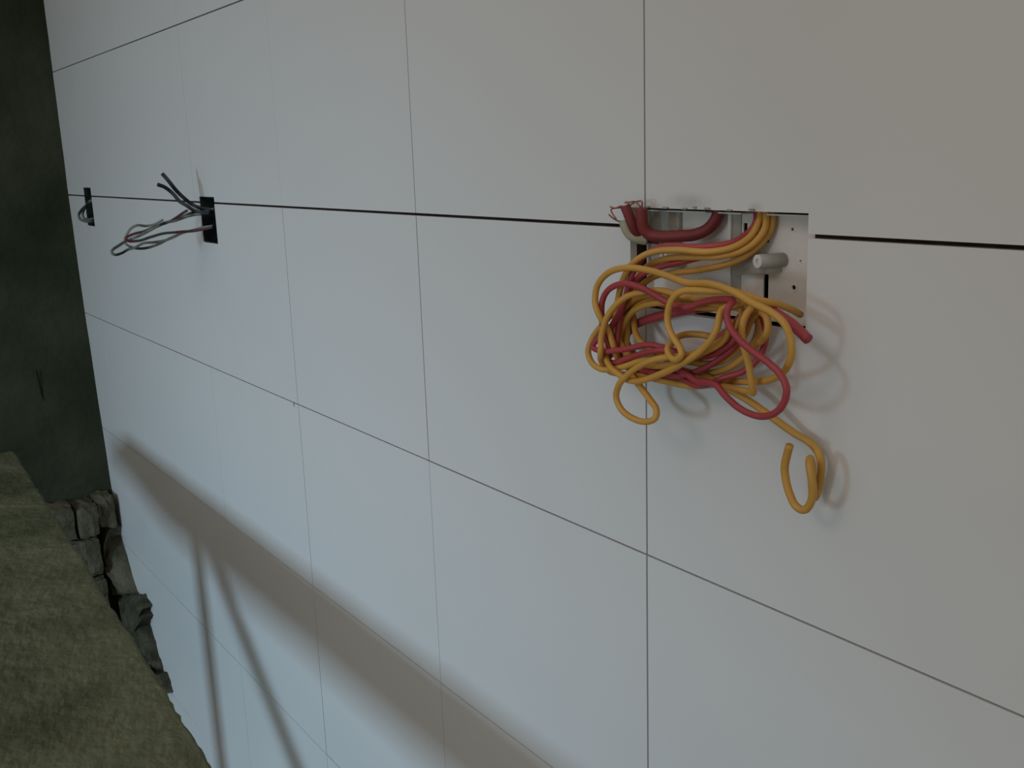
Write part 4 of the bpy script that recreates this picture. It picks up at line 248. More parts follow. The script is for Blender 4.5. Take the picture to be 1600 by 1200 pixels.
 'RD': [(0.0237,-0.0262,1.1835),(0.0271,-0.0268,1.1841),(0.0305,-0.0275,1.1847),(0.0339,-0.0283,1.1854),(0.0374,-0.0292,1.186),(0.0408,-0.0301,1.1867),(0.0443,-0.031,1.1874),(0.0478,-0.0319,1.188),(0.0512,-0.0328,1.1887),(0.0546,-0.0335,1.1892),(0.0581,-0.0341,1.1898),(0.0616,-0.0347,1.1903),(0.0652,-0.0354,1.1908),(0.0688,-0.0359,1.1913),(0.0724,-0.0365,1.1918),(0.0761,-0.0372,1.1922),(0.0799,-0.0381,1.1924),(0.0836,-0.039,1.1924),(0.0872,-0.0396,1.1919),(0.0907,-0.04,1.1912),(0.094,-0.0402,1.1903),(0.0972,-0.0404,1.1892),(0.1005,-0.0406,1.1882),(0.1038,-0.0408,1.1876),(0.1071,-0.0412,1.1877),(0.1105,-0.0416,1.1881),(0.1138,-0.042,1.1886),(0.1171,-0.0424,1.1888),(0.1204,-0.0429,1.189),(0.1238,-0.0434,1.1889),(0.1271,-0.044,1.1884),(0.1302,-0.0448,1.1873),(0.1332,-0.0456,1.1858),(0.1362,-0.0464,1.1842),(0.1392,-0.0469,1.1827),(0.1423,-0.0474,1.1813),(0.1454,-0.0477,1.1798),(0.1486,-0.048,1.1784),(0.1518,-0.0483,1.1772),(0.1551,-0.0485,1.1762),(0.1585,-0.0486,1.1753),(0.1619,-0.0488,1.1746),(0.1653,-0.0489,1.1742),(0.1687,-0.0491,1.1739),(0.1722,-0.0493,1.1739),(0.1756,-0.0494,1.1741),(0.179,-0.0496,1.1748),(0.1823,-0.0499,1.1757),(0.1856,-0.0501,1.177),(0.1886,-0.0503,1.1786),(0.1915,-0.0504,1.1806),(0.194,-0.0503,1.1829),(0.1962,-0.0503,1.1856),(0.198,-0.0503,1.1886),(0.1994,-0.0505,1.1918),(0.2004,-0.0509,1.1951),(0.2007,-0.0511,1.1985),(0.1998,-0.0512,1.2019),(0.1979,-0.0511,1.2049),(0.1957,-0.0511,1.2075),(0.1931,-0.0513,1.21),(0.1904,-0.0516,1.2121),(0.1874,-0.0519,1.2139),(0.1844,-0.0522,1.2157),(0.1813,-0.0525,1.2173),(0.1781,-0.0528,1.2187),(0.1749,-0.053,1.2201),(0.1717,-0.0532,1.2216),(0.1686,-0.0532,1.223),(0.1654,-0.0533,1.2246),(0.1623,-0.0532,1.2261),(0.1592,-0.0532,1.2278),(0.1563,-0.053,1.2297),(0.1534,-0.0528,1.2317),(0.1506,-0.0525,1.2339),(0.1481,-0.0522,1.2363),(0.1461,-0.0518,1.2391),(0.1445,-0.0514,1.2422),(0.1437,-0.0511,1.2456),(0.144,-0.0507,1.249),(0.1445,-0.049,1.252),(0.1449,-0.0462,1.254),(0.1426,-0.0442,1.2551),(0.1392,-0.0431,1.2552),(0.1358,-0.0424,1.255),(0.1324,-0.0419,1.2546),(0.1289,-0.0414,1.2542),(0.1255,-0.0411,1.2537),(0.122,-0.0409,1.2531),(0.1186,-0.041,1.2524),(0.1152,-0.0411,1.2516),(0.1117,-0.0412,1.2507),(0.1084,-0.0413,1.2496),(0.1051,-0.0414,1.2484),(0.1019,-0.0416,1.247),(0.0986,-0.0418,1.2458),(0.0952,-0.0421,1.245),(0.0917,-0.0425,1.2446),(0.0882,-0.0429,1.2447),(0.0848,-0.0434,1.245),(0.0813,-0.0439,1.2456),(0.0779,-0.0444,1.2462),(0.0746,-0.0449,1.2472),(0.0713,-0.0455,1.2483),(0.0681,-0.0461,1.2496),(0.0648,-0.0465,1.2507),(0.0615,-0.0468,1.2519),(0.0582,-0.0471,1.2532),(0.0549,-0.0473,1.2543),(0.0515,-0.0474,1.2553),(0.048,-0.0475,1.2561),(0.0445,-0.0475,1.2568),(0.041,-0.0475,1.2573),(0.0375,-0.0475,1.2578),(0.0339,-0.0475,1.2581),(0.0303,-0.0474,1.2581),(0.0268,-0.0473,1.258),(0.0232,-0.0471,1.2576),(0.0197,-0.0468,1.2569),(0.0163,-0.0466,1.256),(0.0129,-0.0464,1.2549),(0.0097,-0.0463,1.2536),(0.0065,-0.0461,1.252),(0.0035,-0.046,1.2501),(0.0008,-0.0458,1.2478),(-0.0015,-0.0457,1.2452),(-0.0034,-0.0455,1.2423),(-0.005,-0.0453,1.2391),(-0.006,-0.045,1.2358),(-0.0064,-0.0448,1.2324),(-0.0065,-0.0447,1.2289),(-0.0063,-0.0447,1.2255),(-0.0059,-0.0447,1.2222),(-0.0053,-0.0447,1.2189),(-0.0045,-0.0447,1.2155),(-0.0038,-0.0443,1.2122),(-0.003,-0.0435,1.2088),(-0.0022,-0.0427,1.2055),(-0.0012,-0.042,1.2023),(-0.0003,-0.0412,1.199)],
 'RC': [(-0.013,-0.018,1.1927),(-0.0114,-0.0184,1.1958),(-0.0099,-0.0188,1.1989),(-0.0086,-0.0187,1.2019),(-0.0072,-0.0185,1.2049),(-0.0055,-0.0183,1.2077),(-0.0035,-0.0178,1.2103),(-0.0014,-0.0172,1.2128),(0.001,-0.0165,1.215),(0.0036,-0.0158,1.2169),(0.0063,-0.0152,1.2186),(0.0092,-0.0146,1.22),(0.0126,-0.0149,1.2214),(0.0161,-0.0153,1.2226),(0.0196,-0.0156,1.2237),(0.0231,-0.0159,1.2248),(0.0267,-0.0162,1.2258),(0.0302,-0.0164,1.2269),(0.0337,-0.0167,1.2279),(0.0372,-0.0169,1.2289),(0.0406,-0.0171,1.2299),(0.0441,-0.0173,1.2309),(0.0476,-0.0174,1.2318),(0.0511,-0.0176,1.2327),(0.0546,-0.0177,1.2336),(0.0581,-0.0178,1.2344),(0.0616,-0.0179,1.2353),(0.0651,-0.018,1.2361),(0.0686,-0.0181,1.2369),(0.0721,-0.0182,1.2378),(0.0756,-0.0182,1.2385),(0.0791,-0.0183,1.2393),(0.0826,-0.0183,1.24),(0.0861,-0.0184,1.2407),(0.0897,-0.0185,1.2413),(0.0934,-0.0186,1.2419),(0.0972,-0.0188,1.2427),(0.1007,-0.0188,1.2436),(0.1043,-0.0189,1.2445),(0.1079,-0.0189,1.2453),(0.1114,-0.019,1.2462),(0.115,-0.0192,1.247),(0.1185,-0.0195,1.2478),(0.1221,-0.0199,1.2486),(0.1257,-0.0203,1.2494),(0.1292,-0.0208,1.2501),(0.1327,-0.0213,1.2509),(0.1364,-0.0221,1.2515),(0.1398,-0.0226,1.2516),(0.1431,-0.0227,1.2514),(0.1464,-0.0228,1.251),(0.1496,-0.0229,1.2505),(0.1528,-0.0231,1.2499),(0.156,-0.0234,1.2492),(0.1594,-0.0241,1.2484),(0.1628,-0.025,1.2474),(0.1663,-0.026,1.2464),(0.1697,-0.0267,1.2456),(0.1731,-0.0272,1.2446),(0.1765,-0.0277,1.2435),(0.1798,-0.0281,1.2423),(0.1831,-0.0285,1.2411),(0.1863,-0.0289,1.2397),(0.1895,-0.0294,1.2382),(0.1926,-0.0298,1.2366),(0.1957,-0.0302,1.2349),(0.1987,-0.0306,1.2332),(0.2018,-0.031,1.2315)],
 'CT': [(0.0697,0.017,1.3255),(0.0699,0.017,1.3183),(0.0695,0.0167,1.3149),(0.069,0.0163,1.3115),(0.0678,0.0159,1.3083),(0.066,0.0153,1.3054),(0.0639,0.0147,1.3028),(0.0614,0.0139,1.3005),(0.0587,0.013,1.2986),(0.0558,0.0119,1.2971),(0.0528,0.0107,1.2959),(0.0498,0.0094,1.2949),(0.0467,0.0078,1.2943),(0.0437,0.0062,1.294),(0.0407,0.0046,1.2938),(0.0376,0.0031,1.2936),(0.0344,0.0018,1.2934),(0.0311,0.0007,1.2933),(0.0278,-0.0004,1.2932),(0.0246,-0.0015,1.2931),(0.0213,-0.0027,1.2932),(0.0182,-0.004,1.2935),(0.015,-0.0054,1.2938),(0.0122,-0.007,1.2949),(0.0103,-0.0086,1.2973),(0.0092,-0.01,1.3002),(0.0089,-0.011,1.3035),(0.0091,-0.0118,1.3068),(0.0092,-0.0123,1.3102),(0.0093,-0.0127,1.3137),(0.0095,-0.013,1.3171)],
 'CS': [(0.0012,0.015,1.2884),(-0.0009,0.0124,1.2889),(-0.0031,0.0098,1.2893),(-0.0051,0.0072,1.2898),(-0.0069,0.0045,1.2908),(-0.0078,0.0016,1.2923),(-0.008,-0.0011,1.2943),(-0.008,-0.0036,1.2966),(-0.0084,-0.0055,1.2994),(-0.0087,-0.0069,1.3024),(-0.0092,-0.008,1.3056),(-0.0099,-0.009,1.3087),(-0.0107,-0.0098,1.3119),(-0.0118,-0.0105,1.315),(-0.0131,-0.011,1.3181)],
 'C0': [(0.0087,-0.013,1.3181),(0.0037,-0.015,1.3224),(0.0006,-0.018,1.322),(-0.0036,-0.02,1.3215)],
 'C1': [(0.0103,-0.013,1.3177),(0.0114,-0.014,1.3225),(0.005,-0.014,1.3224),(-0.002,-0.015,1.3196)],
 'C2': [(-0.0131,-0.011,1.3176),(-0.0167,-0.013,1.3181),(-0.0199,-0.016,1.3166),(-0.0252,-0.018,1.3177)],
 'C3': [(-0.014,-0.011,1.317),(-0.0206,-0.014,1.3165),(-0.0235,-0.018,1.3155),(-0.0207,-0.019,1.3119),(-0.0169,-0.018,1.3075)],
 'C4': [(-0.0123,-0.011,1.3165),(-0.0078,-0.012,1.3204),(-0.01,-0.013,1.3221)],
 'C5': [(-0.0164,-0.009,1.3053),(-0.0197,-0.012,1.3049),(-0.0235,-0.016,1.3078),(-0.027,-0.018,1.3111)],
 'SL': [(-0.0025,0.005,1.289),(-0.0085,0,1.2902),(-0.0139,-0.004,1.2935),(-0.0163,-0.007,1.2997),(-0.0176,-0.008,1.3058)],
 'M1': [(-1.1151,0.0054,1.2883),(-1.117,0.0024,1.2888),(-1.1188,-0.0006,1.2892),(-1.1206,-0.0036,1.2897),(-1.1225,-0.0065,1.2902),(-1.1245,-0.0093,1.291),(-1.1267,-0.0119,1.292),(-1.1291,-0.0141,1.2932),(-1.1316,-0.0163,1.2945),(-1.1338,-0.0185,1.2962),(-1.1352,-0.021,1.2981),(-1.1358,-0.0237,1.3003),(-1.1359,-0.0263,1.3027),(-1.1356,-0.029,1.305),(-1.1353,-0.0315,1.3074),(-1.135,-0.034,1.3099),(-1.135,-0.0365,1.3125),(-1.135,-0.0389,1.315),(-1.135,-0.0412,1.3177),(-1.135,-0.0435,1.3204),(-1.135,-0.0457,1.3232),(-1.135,-0.0478,1.326),(-1.135,-0.0498,1.3289),(-1.135,-0.0517,1.3319),(-1.135,-0.0537,1.3348),(-1.135,-0.0556,1.3377),(-1.135,-0.0577,1.3406),(-1.135,-0.0598,1.3435),(-1.135,-0.0619,1.3463),(-1.135,-0.0641,1.3491),(-1.135,-0.0662,1.3519)],
 'M2': [(-1.0988,-0.0013,1.2857),(-1.1012,-0.0039,1.2853),(-1.1036,-0.0064,1.2848),(-1.106,-0.0089,1.2845),(-1.1084,-0.0115,1.2844),(-1.1108,-0.014,1.2847),(-1.1132,-0.0165,1.2853),(-1.1156,-0.0189,1.2861),(-1.1178,-0.0215,1.2872),(-1.1193,-0.0243,1.2886),(-1.12,-0.0271,1.2905),(-1.1199,-0.0299,1.2926),(-1.1196,-0.0326,1.2948),(-1.1195,-0.0353,1.2969),(-1.1195,-0.0382,1.2989),(-1.1196,-0.0411,1.3008),(-1.1196,-0.0439,1.3029),(-1.1197,-0.0466,1.3052),(-1.1197,-0.0489,1.3078),(-1.1197,-0.0509,1.3107),(-1.1198,-0.0528,1.3136),(-1.1198,-0.0549,1.3165),(-1.1198,-0.0572,1.3191),(-1.1198,-0.0596,1.3217),(-1.1199,-0.0621,1.3241),(-1.1199,-0.0648,1.3264),(-1.1199,-0.0675,1.3285),(-1.1199,-0.0705,1.3304),(-1.1199,-0.0737,1.3318),(-1.1199,-0.077,1.3331),(-1.1199,-0.0803,1.3343)],
 'M3': [(-1.0965,0.0048,1.2897),(-1.0997,0.0034,1.2892),(-1.1028,0.002,1.2885),(-1.1059,0.0006,1.2878),(-1.1089,-0.0008,1.2872),(-1.1119,-0.0024,1.2865),(-1.1148,-0.0043,1.286),(-1.1174,-0.0066,1.2857),(-1.1198,-0.0091,1.2856),(-1.122,-0.0118,1.2856),(-1.124,-0.0147,1.2857),(-1.1255,-0.0179,1.2855),(-1.126,-0.0213,1.2849),(-1.1257,-0.0247,1.284),(-1.1254,-0.0281,1.2831),(-1.1254,-0.0315,1.2822),(-1.1254,-0.0349,1.2811),(-1.1253,-0.0383,1.2801),(-1.1253,-0.0416,1.279),(-1.1253,-0.0449,1.2778),(-1.1252,-0.0482,1.2764),(-1.1252,-0.0514,1.2749),(-1.1252,-0.0546,1.2735),(-1.1251,-0.0579,1.2724),(-1.1251,-0.0614,1.2717),(-1.1251,-0.0649,1.2714),(-1.1251,-0.0683,1.271),(-1.1251,-0.0718,1.2703),(-1.1251,-0.0751,1.2694),(-1.1251,-0.0784,1.2682),(-1.125,-0.0817,1.2669),(-1.125,-0.0849,1.2656),(-1.125,-0.0882,1.2643),(-1.125,-0.0914,1.2629),(-1.125,-0.0945,1.2614),(-1.125,-0.0977,1.2599),(-1.125,-0.1009,1.2584),(-1.125,-0.1041,1.2571),(-1.125,-0.1073,1.2557),(-1.125,-0.1105,1.2544),(-1.125,-0.1138,1.2531),(-1.125,-0.117,1.2519),(-1.125,-0.1203,1.2507),(-1.125,-0.1236,1.2496),(-1.125,-0.127,1.2487),(-1.125,-0.1303,1.2477),(-1.125,-0.1337,1.2468),(-1.125,-0.137,1.2457),(-1.125,-0.1403,1.2444),(-1.125,-0.1434,1.243),(-1.125,-0.1465,1.2413),(-1.125,-0.1496,1.2396),(-1.125,-0.1526,1.2379),(-1.125,-0.1557,1.2363),(-1.125,-0.1588,1.2347),(-1.125,-0.1618,1.233),(-1.125,-0.1645,1.2307),(-1.125,-0.166,1.2277),(-1.125,-0.1643,1.2247),(-1.125,-0.1614,1.2229),(-1.125,-0.1579,1.2227),(-1.125,-0.1545,1.2234),(-1.125,-0.1511,1.2243),(-1.125,-0.1478,1.2255),(-1.125,-0.1448,1.2271),(-1.125,-0.1417,1.2287),(-1.125,-0.1384,1.2299),(-1.125,-0.135,1.2305),(-1.125,-0.1315,1.2311),(-1.125,-0.1282,1.232),(-1.125,-0.1249,1.2333),(-1.125,-0.1218,1.2348),(-1.125,-0.1186,1.2363),(-1.125,-0.1154,1.2375),(-1.125,-0.112,1.2383),(-1.125,-0.1085,1.2387),(-1.125,-0.105,1.2387),(-1.125,-0.1015,1.2386),(-1.125,-0.098,1.2385),(-1.125,-0.0946,1.2386),(-1.125,-0.0911,1.2388),(-1.125,-0.0876,1.239),(-1.125,-0.0841,1.2392),(-1.125,-0.0806,1.2396),(-1.125,-0.0772,1.2401),(-1.125,-0.0738,1.2408),(-1.125,-0.0704,1.2417),(-1.125,-0.0671,1.2427),(-1.125,-0.0638,1.2438),(-1.125,-0.0605,1.245),(-1.125,-0.0572,1.2462),(-1.125,-0.054,1.2475),(-1.125,-0.0507,1.2488),(-1.125,-0.0475,1.2502),(-1.125,-0.0443,1.2515)],
 'M4': [(-1.11,0.004,1.2599),(-1.1131,0.0024,1.2595),(-1.1162,0.0009,1.2592),(-1.1193,-0.0007,1.2589),(-1.1224,-0.0022,1.2585),(-1.1255,-0.0039,1.2581),(-1.1284,-0.0058,1.2576),(-1.131,-0.008,1.257),(-1.1335,-0.0104,1.2563),(-1.1358,-0.0129,1.2555),(-1.1378,-0.0156,1.2547),(-1.1394,-0.0186,1.2539),(-1.1404,-0.0219,1.2532),(-1.1408,-0.0253,1.2526),(-1.1408,-0.0287,1.252),(-1.1405,-0.0322,1.2515),(-1.1402,-0.0356,1.2509),(-1.14,-0.039,1.2502),(-1.14,-0.0424,1.2494),(-1.14,-0.0458,1.2484),(-1.14,-0.0491,1.2473),(-1.14,-0.0524,1.2461),(-1.14,-0.0557,1.2449),(-1.14,-0.059,1.2437),(-1.14,-0.0622,1.2425),(-1.14,-0.0655,1.2412),(-1.14,-0.0687,1.24),(-1.14,-0.072,1.2386),(-1.14,-0.0752,1.2372),(-1.14,-0.0784,1.2358),(-1.14,-0.0816,1.2345),(-1.14,-0.0849,1.2334),(-1.14,-0.0883,1.2323),(-1.14,-0.0916,1.2314),(-1.14,-0.095,1.2305),(-1.14,-0.0984,1.2298),(-1.14,-0.1019,1.2292),(-1.14,-0.1053,1.2288),(-1.14,-0.1088,1.2286),(-1.14,-0.1123,1.2286),(-1.14,-0.1158,1.2288),(-1.14,-0.1193,1.2292),(-1.14,-0.1227,1.2299),(-1.14,-0.1261,1.2309),(-1.14,-0.1293,1.2321),(-1.14,-0.1324,1.2338),(-1.14,-0.1352,1.2358),(-1.14,-0.1377,1.2383),(-1.14,-0.1389,1.2415),(-1.14,-0.1389,1.245),(-1.14,-0.138,1.2484),(-1.14,-0.1364,1.2515),(-1.14,-0.1344,1.2543),(-1.14,-0.1323,1.2572),(-1.14,-0.1302,1.2599),(-1.14,-0.1277,1.2624),(-1.14,-0.1249,1.2645),(-1.14,-0.1218,1.2661),(-1.14,-0.1185,1.2673),(-1.14,-0.1151,1.268),(-1.14,-0.1116,1.2678),(-1.14,-0.1082,1.267),(-1.14,-0.1048,1.2662),(-1.14,-0.1014,1.266),(-1.14,-0.0979,1.266),(-1.14,-0.0944,1.2662),(-1.14,-0.0909,1.2667),(-1.14,-0.0875,1.2674),(-1.14,-0.0842,1.2685),(-1.14,-0.081,1.2699),(-1.14,-0.0778,1.2714),(-1.14,-0.0747,1.2729),(-1.14,-0.0715,1.2744)],
 'M5': [(-1.09,-0.0031,1.2593),(-1.0927,-0.0053,1.2587),(-1.0954,-0.0074,1.258),(-1.0982,-0.0095,1.2573),(-1.1008,-0.0116,1.2567),(-1.1034,-0.014,1.2561),(-1.1057,-0.0165,1.2555),(-1.1079,-0.0192,1.255),(-1.11,-0.022,1.2545),(-1.1119,-0.0249,1.254),(-1.1136,-0.028,1.2536),(-1.1149,-0.0312,1.2533),(-1.1155,-0.0347,1.2532),(-1.1156,-0.0382,1.2533),(-1.1154,-0.0417,1.2534),(-1.1151,-0.0452,1.2536),(-1.115,-0.0487,1.2536),(-1.115,-0.0522,1.2535),(-1.115,-0.0557,1.2534),(-1.115,-0.0592,1.2533),(-1.115,-0.0627,1.2532),(-1.115,-0.0662,1.2532),(-1.115,-0.0697,1.2532),(-1.115,-0.0733,1.2532),(-1.115,-0.0768,1.2531),(-1.115,-0.0803,1.2528),(-1.115,-0.0838,1.2524),(-1.115,-0.0872,1.2518),(-1.115,-0.0907,1.2511),(-1.115,-0.0941,1.2503),(-1.115,-0.0975,1.2495),(-1.115,-0.1009,1.2487),(-1.115,-0.1043,1.2479),(-1.115,-0.1077,1.247),(-1.115,-0.1111,1.246),(-1.115,-0.1145,1.2451),(-1.115,-0.1179,1.2443),(-1.115,-0.1214,1.2438),(-1.115,-0.1249,1.2436),(-1.115,-0.1284,1.2435),(-1.115,-0.1319,1.2435),(-1.115,-0.1354,1.2437),(-1.115,-0.1389,1.2443),(-1.115,-0.1419,1.2459),(-1.115,-0.1432,1.2491),(-1.115,-0.141,1.2516),(-1.115,-0.1378,1.253),(-1.115,-0.1344,1.2541),(-1.115,-0.1311,1.2551),(-1.115,-0.1277,1.256),(-1.115,-0.1242,1.2567),(-1.115,-0.1208,1.2572),(-1.115,-0.1173,1.2577),(-1.115,-0.1138,1.2583),(-1.115,-0.1105,1.2593),(-1.115,-0.1071,1.2603),(-1.115,-0.1038,1.2615),(-1.115,-0.1005,1.2626),(-1.115,-0.0971,1.2637),(-1.115,-0.0938,1.2647),(-1.115,-0.0904,1.2657),(-1.115,-0.087,1.2667),(-1.115,-0.0836,1.2676),(-1.115,-0.0802,1.2685),(-1.115,-0.0768,1.2693),(-1.115,-0.0734,1.2702),(-1.115,-0.0701,1.2713),(-1.115,-0.0668,1.2726),(-1.115,-0.0636,1.2741),(-1.115,-0.0605,1.2756),(-1.115,-0.0574,1.2772),(-1.115,-0.0543,1.2789),(-1.115,-0.0513,1.2808),(-1.115,-0.0483,1.2826),(-1.115,-0.0453,1.2844),(-1.115,-0.0421,1.286),(-1.115,-0.039,1.2875),(-1.115,-0.0358,1.289)],
 'M6': [(-1.087,-0.0081,1.2827),(-1.0892,-0.0109,1.2826),(-1.0913,-0.0137,1.2824),(-1.0934,-0.0165,1.2823),(-1.0957,-0.0192,1.2821),(-1.0983,-0.0216,1.2819),(-1.1012,-0.0235,1.2817),(-1.1042,-0.0254,1.2814),(-1.1067,-0.0278,1.2811),(-1.1077,-0.0311,1.2806),(-1.1076,-0.0346,1.28),(-1.1072,-0.038,1.2794),(-1.107,-0.0415,1.2787),(-1.107,-0.0449,1.2778),(-1.107,-0.0483,1.2768),(-1.107,-0.0516,1.2758),(-1.107,-0.055,1.2748),(-1.107,-0.0584,1.2739),(-1.107,-0.0619,1.2732),(-1.107,-0.0654,1.2726),(-1.107,-0.0689,1.2722),(-1.107,-0.0724,1.2717),(-1.107,-0.0758,1.2711),(-1.107,-0.0792,1.2702),(-1.107,-0.0826,1.2691),(-1.107,-0.0859,1.2679),(-1.107,-0.0893,1.2667),(-1.107,-0.0926,1.2655),(-1.107,-0.0959,1.2642),(-1.107,-0.0991,1.2629),(-1.107,-0.1024,1.2616),(-1.107,-0.1056,1.2602),(-1.107,-0.1089,1.2587),(-1.107,-0.1121,1.2573),(-1.107,-0.1153,1.2558),(-1.107,-0.1185,1.2543),(-1.107,-0.1217,1.2529),(-1.107,-0.125,1.2517),(-1.107,-0.1284,1.2506),(-1.107,-0.1317,1.2495),(-1.107,-0.1351,1.2485)],
 'F1': [(-1.97,0.015,1.2874),(-1.97,0.0119,1.2858),(-1.97,0.0089,1.2841),(-1.97,0.0058,1.2825),(-1.97,0.0027,1.281),(-1.97,-0.0004,1.2794),(-1.97,-0.0034,1.2777),(-1.97,-0.0063,1.2758),(-1.97,-0.0091,1.2737),(-1.97,-0.0118,1.2716),(-1.97,-0.0144,1.2693),(-1.97,-0.0168,1.2668),(-1.97,-0.019,1.2642),(-1.97,-0.0211,1.2614),(-1.97,-0.0229,1.2584),(-1.97,-0.0239,1.2551),(-1.97,-0.0238,1.2517),(-1.97,-0.0227,1.2484),(-1.97,-0.0208,1.2455),(-1.97,-0.0182,1.2433),(-1.97,-0.0151,1.2417),(-1.97,-0.0118,1.2405),(-1.97,-0.0085,1.2398),(-1.97,-0.005,1.2396),(-1.97,-0.0015,1.2396),(-1.97,0.0019,1.2394),(-1.97,0.0054,1.2392),(-1.97,0.0088,1.239),(-1.97,0.0123,1.2388)],
 'F2': [(-1.958,0.0111,1.2908),(-1.958,0.0079,1.2894),(-1.958,0.0047,1.2881),(-1.958,0.0017,1.2864),(-1.958,-0.0011,1.2843),(-1.958,-0.0035,1.2819),(-1.958,-0.0058,1.2793),(-1.958,-0.0079,1.2765),(-1.958,-0.0099,1.2737),(-1.958,-0.0118,1.2708),(-1.958,-0.0136,1.2678),(-1.958,-0.0152,1.2648),(-1.958,-0.0167,1.2616),(-1.958,-0.0176,1.2583),(-1.958,-0.0178,1.2549),(-1.958,-0.0174,1.2515),(-1.958,-0.0158,1.2484),(-1.958,-0.0129,1.2465),(-1.958,-0.0096,1.2455),(-1.958,-0.0062,1.2449),(-1.958,-0.0028,1.245),(-1.958,0.0006,1.2456),(-1.958,0.004,1.2464),(-1.958,0.0074,1.2471)],
}

# ---------------------------------------------------------------- tiled wall
TW, TH, H1Z = 0.39441, 0.30, 1.30
XL, XR, ZT = -2.23, 5 * TW - 0.1, 2.5
HOLES = [(-0.0195, 0.1738, 1.2290, 1.3163), (-1.1570, -1.0802, 1.2306, 1.3100), (-2.0005, -1.9255, 1.2292, 1.3198)]
wall = struct(plate('wall_back', XL, XR, 0.0, ZT, 0.0078, 0.16, HOLES, M_BED))
for h_ in HOLES:
    bm = bmesh.new(); box(bm, (h_[0], 0.060, h_[2]), (h_[1], 0.150, h_[3])); from_bm('masonry', bm, M_BED, wall)
vgap = {0: 0.0019, -1: 0.0015, -2: 0.0010, -3: 0.0009, -4: 0.0007, -5: 0.0007}
hgap = {0: 0.0032, -1: 0.0017, -2: 0.0017, 1: 0.0022}
random.seed(4)
for i in range(-6, 5):
    for j in range(-5, 4):
        gl, gr = vgap.get(i, 0.0016), vgap.get(i + 1, 0.0016)
        gb, gt = hgap.get(j, 0.0016), hgap.get(j + 1, 0.0016)
        x0, x1 = i * TW + gl / 2, (i + 1) * TW - gr / 2
        z0, z1 = H1Z + j * TH + gb / 2, H1Z + (j + 1) * TH - gt / 2
        x0, x1, z0, z1 = max(x0, XL), min(x1, XR), max(z0, 0.0), z1
        if z1 - z0 < 0.02 or x1 - x0 < 0.02: continue
        dy = random.uniform(-0.0003, 0.0003)
        plate('tile', x0, x1, z0, z1, dy, 0.0076, HOLES, M_TILE, wall)

# ---------------------------------------------------------------- end wall, floor
def end_x(z):
    K = [(0, -2.07), (0.35, -2.080), (0.51, -2.088), (0.71, -2.106), (1.0, -2.146), (1.3, -2.163), (1.8, -2.168), (3, -2.17)]
    for (a, b), (c, d) in zip(K, K[1:]):
        if z <= c: return b + (d - b) * (z - a) / (c - a)
    return K[-1][1]
bm = bmesh.new(); ny, nz = 90, 70; G = []
for a in range(ny + 1):
    y = 0.0 - 3.2 * (a / ny) ** 1.8; row = []
    for c in range(nz + 1):
        z = ZT * c / nz
        row.append(bm.verts.new((end_x(z) + 0.004 * fbm((0, y, z), 9) + 0.006 * fbm((4, y, z), 2.2, 2), y, z)))
    G.append(row)
for a in range(ny):
    for c in range(nz): bm.faces.new((G[a][c], G[a][c + 1], G[a + 1][c + 1], G[a + 1][c]))
r = bmesh.ops.extrude_face_region(bm, geom=list(bm.faces))
for v in [g for g in r['geom'] if isinstance(g, bmesh.types.BMVert)]: v.co.x = -2.36
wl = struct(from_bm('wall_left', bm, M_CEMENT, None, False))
tube('crack', [(-2.1205, -0.1374, 0.8717), (-2.1205, -0.1344, 0.8347), (-2.1205, -0.132, 0.806), (-2.1205, -0.1276, 0.7801)], 0.0017, M_CRACK, wl, sides=6)
bm = bmesh.new(); box(bm, (-2.36, -3.2, -0.06), (XR, 0.16, 0.0)); struct(from_bm('floor', bm, M_FLOOR))

# ---------------------------------------------------------------- concrete slab on props, standing off the wall
SZ, ST = 0.78, 0.078
slab = empty('concrete_slab', (-1.21, -0.41, 0.0))
bm = bmesh.new(); nx, ny = 200, 46; TOP = []
for a in range(nx + 1):
    x = -1.703 + 2.3 * a / nx; row = []
    yn = -0.274 - 0.0438 * (x + 1.703)
    yn += 0.004 * fbm((x, 7, 0), 9, 4) + 0.0025 * fbm((x, 3, 0), 60, 3)
    for c in range(ny + 1):
        t = c / ny; y = yn + (-0.53 - yn) * t
        ex = 0.004 * fbm((2, y, 1), 30, 3) - 0.036 * -(0.274 + y) if a == 0 else 0.0
        z = SZ + 0.0022 * fbm((x, y, 0), 10, 5) + 0.0012 * noise.noise(Vector((x, y, 0)) * 120)
        if t == 0 or a == 0: z -= 0.005 + 0.003 * fbm((x, y, 9), 40, 2)
        row.append(bm.verts.new((x + ex, y, z)))
    TOP.append(row)
for a in range(nx):
    for c in range(ny): bm.faces.new((TOP[a][c], TOP[a][c + 1], TOP[a + 1][c + 1], TOP[a + 1][c]))
r = bmesh.ops.extrude_face_region(bm, geom=list(bm.faces))
for v in [g for g in r['geom'] if isinstance(g, bmesh.types.BMVert)]: k = min(1.0, max(0.0, (v.co.x + 1.70) / 0.42)); v.co.z = SZ - 0.030 - (ST - 0.030) * k * k * (3 - 2 * k)
sl = from_bm('slab', bm, M_SLAB)
def to_child(o, p):
    o.parent = p; o.matrix_parent_inverse = Matrix.Translation(p.location).inverted(); return o
to_child(sl, slab)
tag(slab, 'rough olive-grey concrete slab on timber props beside the tiled wall', 'slab')
